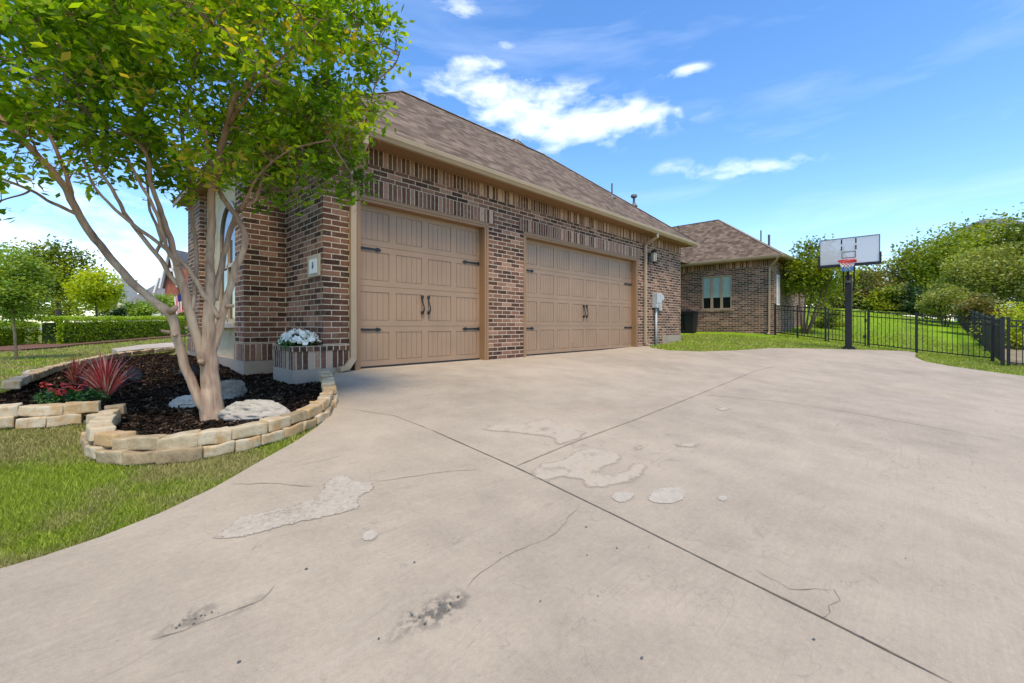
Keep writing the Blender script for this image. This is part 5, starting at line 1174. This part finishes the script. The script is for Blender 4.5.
net(rzz, 2.47, .21, .17, 'net', M['netred'], 1); net(2.47, 2.36, .17, .14, 'net', M['white'], 2); net(2.36, 2.24, .14, .12, 'net', M['netblue'], 2)
# ================================================================== BINS
def bin_(px, X, label):
    Y = onX(px, X); root = empty('wheeled_bin', (X, Y, 0.185), label, 'bin', 'black wheeled bins in the corner of the house', R(180)); root.scale = (0.85, 0.80, 1.10)
    b = MB(); z0, z1 = 0.06, 0.92
    lo = [(-.22, -.20), (.24, -.20), (.24, .20), (-.22, .20)]; hi_ = [(-.32, -.27), (.30, -.27), (.30, .27), (-.32, .27)]
    for i in range(4): j = (i+1) % 4; b.poly([(*lo[i], z0), (*lo[j], z0), (*hi_[j], z1), (*hi_[i], z1)])
    b.poly([(*q, z0) for q in lo[::-1]]); b.box(-.345, .32, -.29, .29, z1-.05, z1+.005); b.box(-.30, -.28, -.16, .16, .45, .62)
    link_mesh('bin_body', b.v, b.f, M['blackplastic'], root, local=True)
    b = MB(); b.poly([(-.36, -.30, z1+.01), (.33, -.30, z1+.04), (.33, .30, z1+.04), (-.36, .30, z1+.01)]); b.poly([(-.30, -.2, z1+.05), (.25, -.2, z1+.10), (.25, .2, z1+.10), (-.30, .2, z1+.05)])
    for q in (((-.36, -.30, z1+.01), (.33, -.30, z1+.04), (.25, -.2, z1+.10), (-.30, -.2, z1+.05)), ((.33, -.30, z1+.04), (.33, .30, z1+.04), (.25, .2, z1+.10), (.25, -.2, z1+.10)), ((.33, .30, z1+.04), (-.36, .30, z1+.01), (-.30, .2, z1+.05), (.25, .2, z1+.10)), ((-.36, .30, z1+.01), (-.36, -.30, z1+.01), (-.30, -.2, z1+.05), (-.30, .2, z1+.05))): b.poly(q)
    link_mesh('lid', b.v, b.f, M['blackplastic'], root, local=True)
    b = MB(); b.tube([(.36, -.25, z1-.02), (.36, .25, z1-.02)], .015, 8); b.bar((.28, -.25, z1-.05), (.37, -.25, z1-.02), .03, .03); b.bar((.28, .25, z1-.05), (.37, .25, z1-.02), .03, .03); link_mesh('handle', b.v, b.f, M['blackplastic'], root, local=True)
    for sy in (-.26, .26): b = MB(); b.tube([(.25, sy-.025, .11), (.25, sy+.025, .11)], .11, 16); link_mesh('wheel', b.v, b.f, M['blackplastic'], root, local=True)
bin_(691, 19.3, 'black wheeled bin nearer the window of the rear wing'); bin_(682.5, 19.4, 'black wheeled bin half hidden behind the garage corner')
# ================================================================== STREET SIDE, NEIGHBOUR HOUSES, FLAG
tag(slab('street', [(-40, 36), (24, 36), (24, 43), (-40, 43)], lambda x, y: G(x, y)+0.02, 0.1, M['conc2']), kind='structure')
def nhouse(name, px, D, label): 
    q = atD(px, 320, D); return empty(name, (q.x, q.y, G(q.x, q.y)), label, 'house', None, math.atan2(RU[1], RU[0]))
M['greyroof'] = plain('grey_roof', (0.17, 0.165, 0.17), 0.9, 0.1, var=0.2, scale=3); M['redbrick'] = plain('red_brick_far', (0.30, 0.11, 0.075), 0.9, 0.1, var=0.25, scale=5); M['stucco'] = plain('pale_stucco', (0.62, 0.56, 0.46), 0.9, 0.1, var=0.1)
def zat(py, D): return H+(HY-py)*D/F
n1 = nhouse('neighbour_house', 140, 44, 'distant house with grey roof and pale chimney behind the yellow tree'); k = 44/F; gz = n1.location.z
lm = lambda nm, b, m, p, sm=False: link_mesh(nm, b.v, b.f, m, p, local=True)
zr, ze = zat(281, 44)-gz, zat(304, 44)-gz
b = MB(); b.box(-22*k, 60*k, 0, 6, 0, ze); w1 = lm('wall', b, M['stucco'], n1)
b = MB(); b.poly([(-16*k, -.3, ze), (62*k, -.3, ze), (62*k, 3, zr), (-8*k, 3, zr)]); b.poly([(62*k, 6.3, ze), (-16*k, 6.3, ze), (-8*k, 3, zr), (62*k, 3, zr)]); b.poly([(-16*k, 6.3, ze), (-16*k, -.3, ze), (-8*k, 3, zr)]); lm('roof', b, M['greyroof'], n1)
b = MB(); b.box(-22*k, -11*k, -.8, 1.0, ze-1.0, zat(279, 43)-gz); b.box(-22.5*k, -10.5*k, -.85, 1.05, zat(279, 43)-gz, zat(278, 43)-gz); lm('chimney', b, M['stucco'], n1)
b = MB(); b.bar((-10*k, -.9, zat(284, 43)-gz), (-20*k, -.9, ze-.7), .25, .25); b.box(-12*k, -4*k, -.4, -.05, 0.6, 1.9); lm('window', b, M['dgrey'], n1)
n2 = nhouse('neighbour_house', 178, 32, 'red brick house with steep white-edged gable seen past the tree stems'); k = 32/F; gz = n2.location.z
zp, z1_, z0_ = zat(249, 32)-gz, zat(286, 32)-gz, 0
b = MB(); b.poly([(-13*k, 0, 0), (3*k, 0, 0), (3*k, 0, z1_), (-5*k, 0, zp-.25), (-13*k, 0, z1_)]); b.box(3*k, 26*k, 0.1, 5, 0, zat(268, 32)-gz); b.box(-13*k, 3*k, 0.05, 5, 0, z1_); lm('wall', b, M['redbrick'], n2)
b = MB(); b.poly([(3.5*k, -.3, z1_-.1), (3.5*k, 6, z1_-.1), (-5*k, 6, zp), (-5*k, -.3, zp)]); b.poly([(-14*k, 6, z1_-.2), (-14*k, -.3, z1_-.2), (-5*k, -.3, zp), (-5*k, 6, zp)])
b.poly([(-3*k, 1.5, zat(262, 32)-gz), (28*k, -.2, zat(268, 32)-gz), (28*k, 3, zp), (-5*k, 3, zp)]); lm('roof', b, M['greyroof'], n2)
b = MB(); b.bar((-14*k, -.34, z1_-.2), (-5*k, -.34, zp), .12, .22, up=(0, 1, 0)); b.bar((3.5*k, -.34, z1_-.1), (-5*k, -.34, zp), .12, .22, up=(0, 1, 0)); b.box(-9*k, 1*k, -.45, -.05, zat(272, 32)-gz, zat(269, 32)-gz); b.bar((-22*k, -.3, zat(300, 32)-gz), (-15*k, -.3, zat(278, 32)-gz), .12, .25, up=(0, 1, 0)); lm('white_trim', b, M['white'], n2)
q = atD(1012, 214, 75); n3 = empty('hilltop_house', (q.x, q.y, G(q.x, q.y)), 'dark roofed house just peeking over the right-hand trees', 'house', None, math.atan2(RU[1], RU[0])); gz = n3.location.z; zt = zat(214.5, 75)-gz
b = MB(); b.box(-4, 4, 0, 6, 0, zt-1.6); lm('wall', b, M['stucco'], n3); b = MB(); b.poly([(-4.5, -.4, zt-1.7), (4.5, -.4, zt-1.7), (2, 3, zt), (-1.5, 3, zt)]); b.poly([(4.5, -.4, zt-1.7), (4.5, 6.4, zt-1.7), (2, 3, zt)]); b.poly([(-4.5, 6.4, zt-1.7), (-4.5, -.4, zt-1.7), (-1.5, 3, zt)]); b.poly([(4.5, 6.4, zt-1.7), (-4.5, 6.4, zt-1.7), (-1.5, 3, zt), (2, 3, zt)]); lm('roof', b, M['greyroof'], n3)
# small flag by the front of the house
q = atD(185, 330, 9.9); fg = empty('garden_flag', (q.x, q.y, G(q.x, q.y)), 'small red white and blue striped flag hanging by the front of the house', 'flag')
b = MB(); b.tube([(q.x, q.y, G(q.x, q.y)-.1), (q.x, q.y, 1.42)], .007, 6); b.build('pole', M['black'], fg)
n_ = NT('flag_cloth'); sp_ = n_.n('ShaderNodeSeparateXYZ', i={0: n_.uv()}); st = n_.math('GREATER_THAN', n_.math('FRACT', n_.math('MULTIPLY', sp_.outputs[0], 6.5)), 0.5)
c_ = n_.mix(st, (0.75, 0.72, 0.70, 1), (0.55, 0.03, 0.04, 1)); cn = n_.math('MULTIPLY', n_.math('LESS_THAN', sp_.outputs[0], 0.54), n_.math('GREATER_THAN', sp_.outputs[1], 0.6)); c_ = n_.mix(cn, c_, (0.02, 0.04, 0.18, 1)); n_.bsdf(c_, 0.8)
V, Fc, U = [], [], []
for i in range(9):
    for j in range(9):
        u, v = i/8, j/8; V.append((q.x+RU[0]*(-.02-.24*u*(0.8+.2*v))+FU[0]*.03*math.sin(u*9), q.y+RU[1]*(-.02-.24*u*(.8+.2*v))+FU[1]*.03*math.sin(u*9), 1.40-.42*(1-v)-.10*u))
for i in range(8):
    for j in range(8): a = i*9+j; Fc.append((a, a+9, a+10, a+1)); U.append([(i/8, j/8), ((i+1)/8, j/8), ((i+1)/8, (j+1)/8), (i/8, (j+1)/8)])
link_mesh('cloth', V, Fc, n_.m, fg, U)
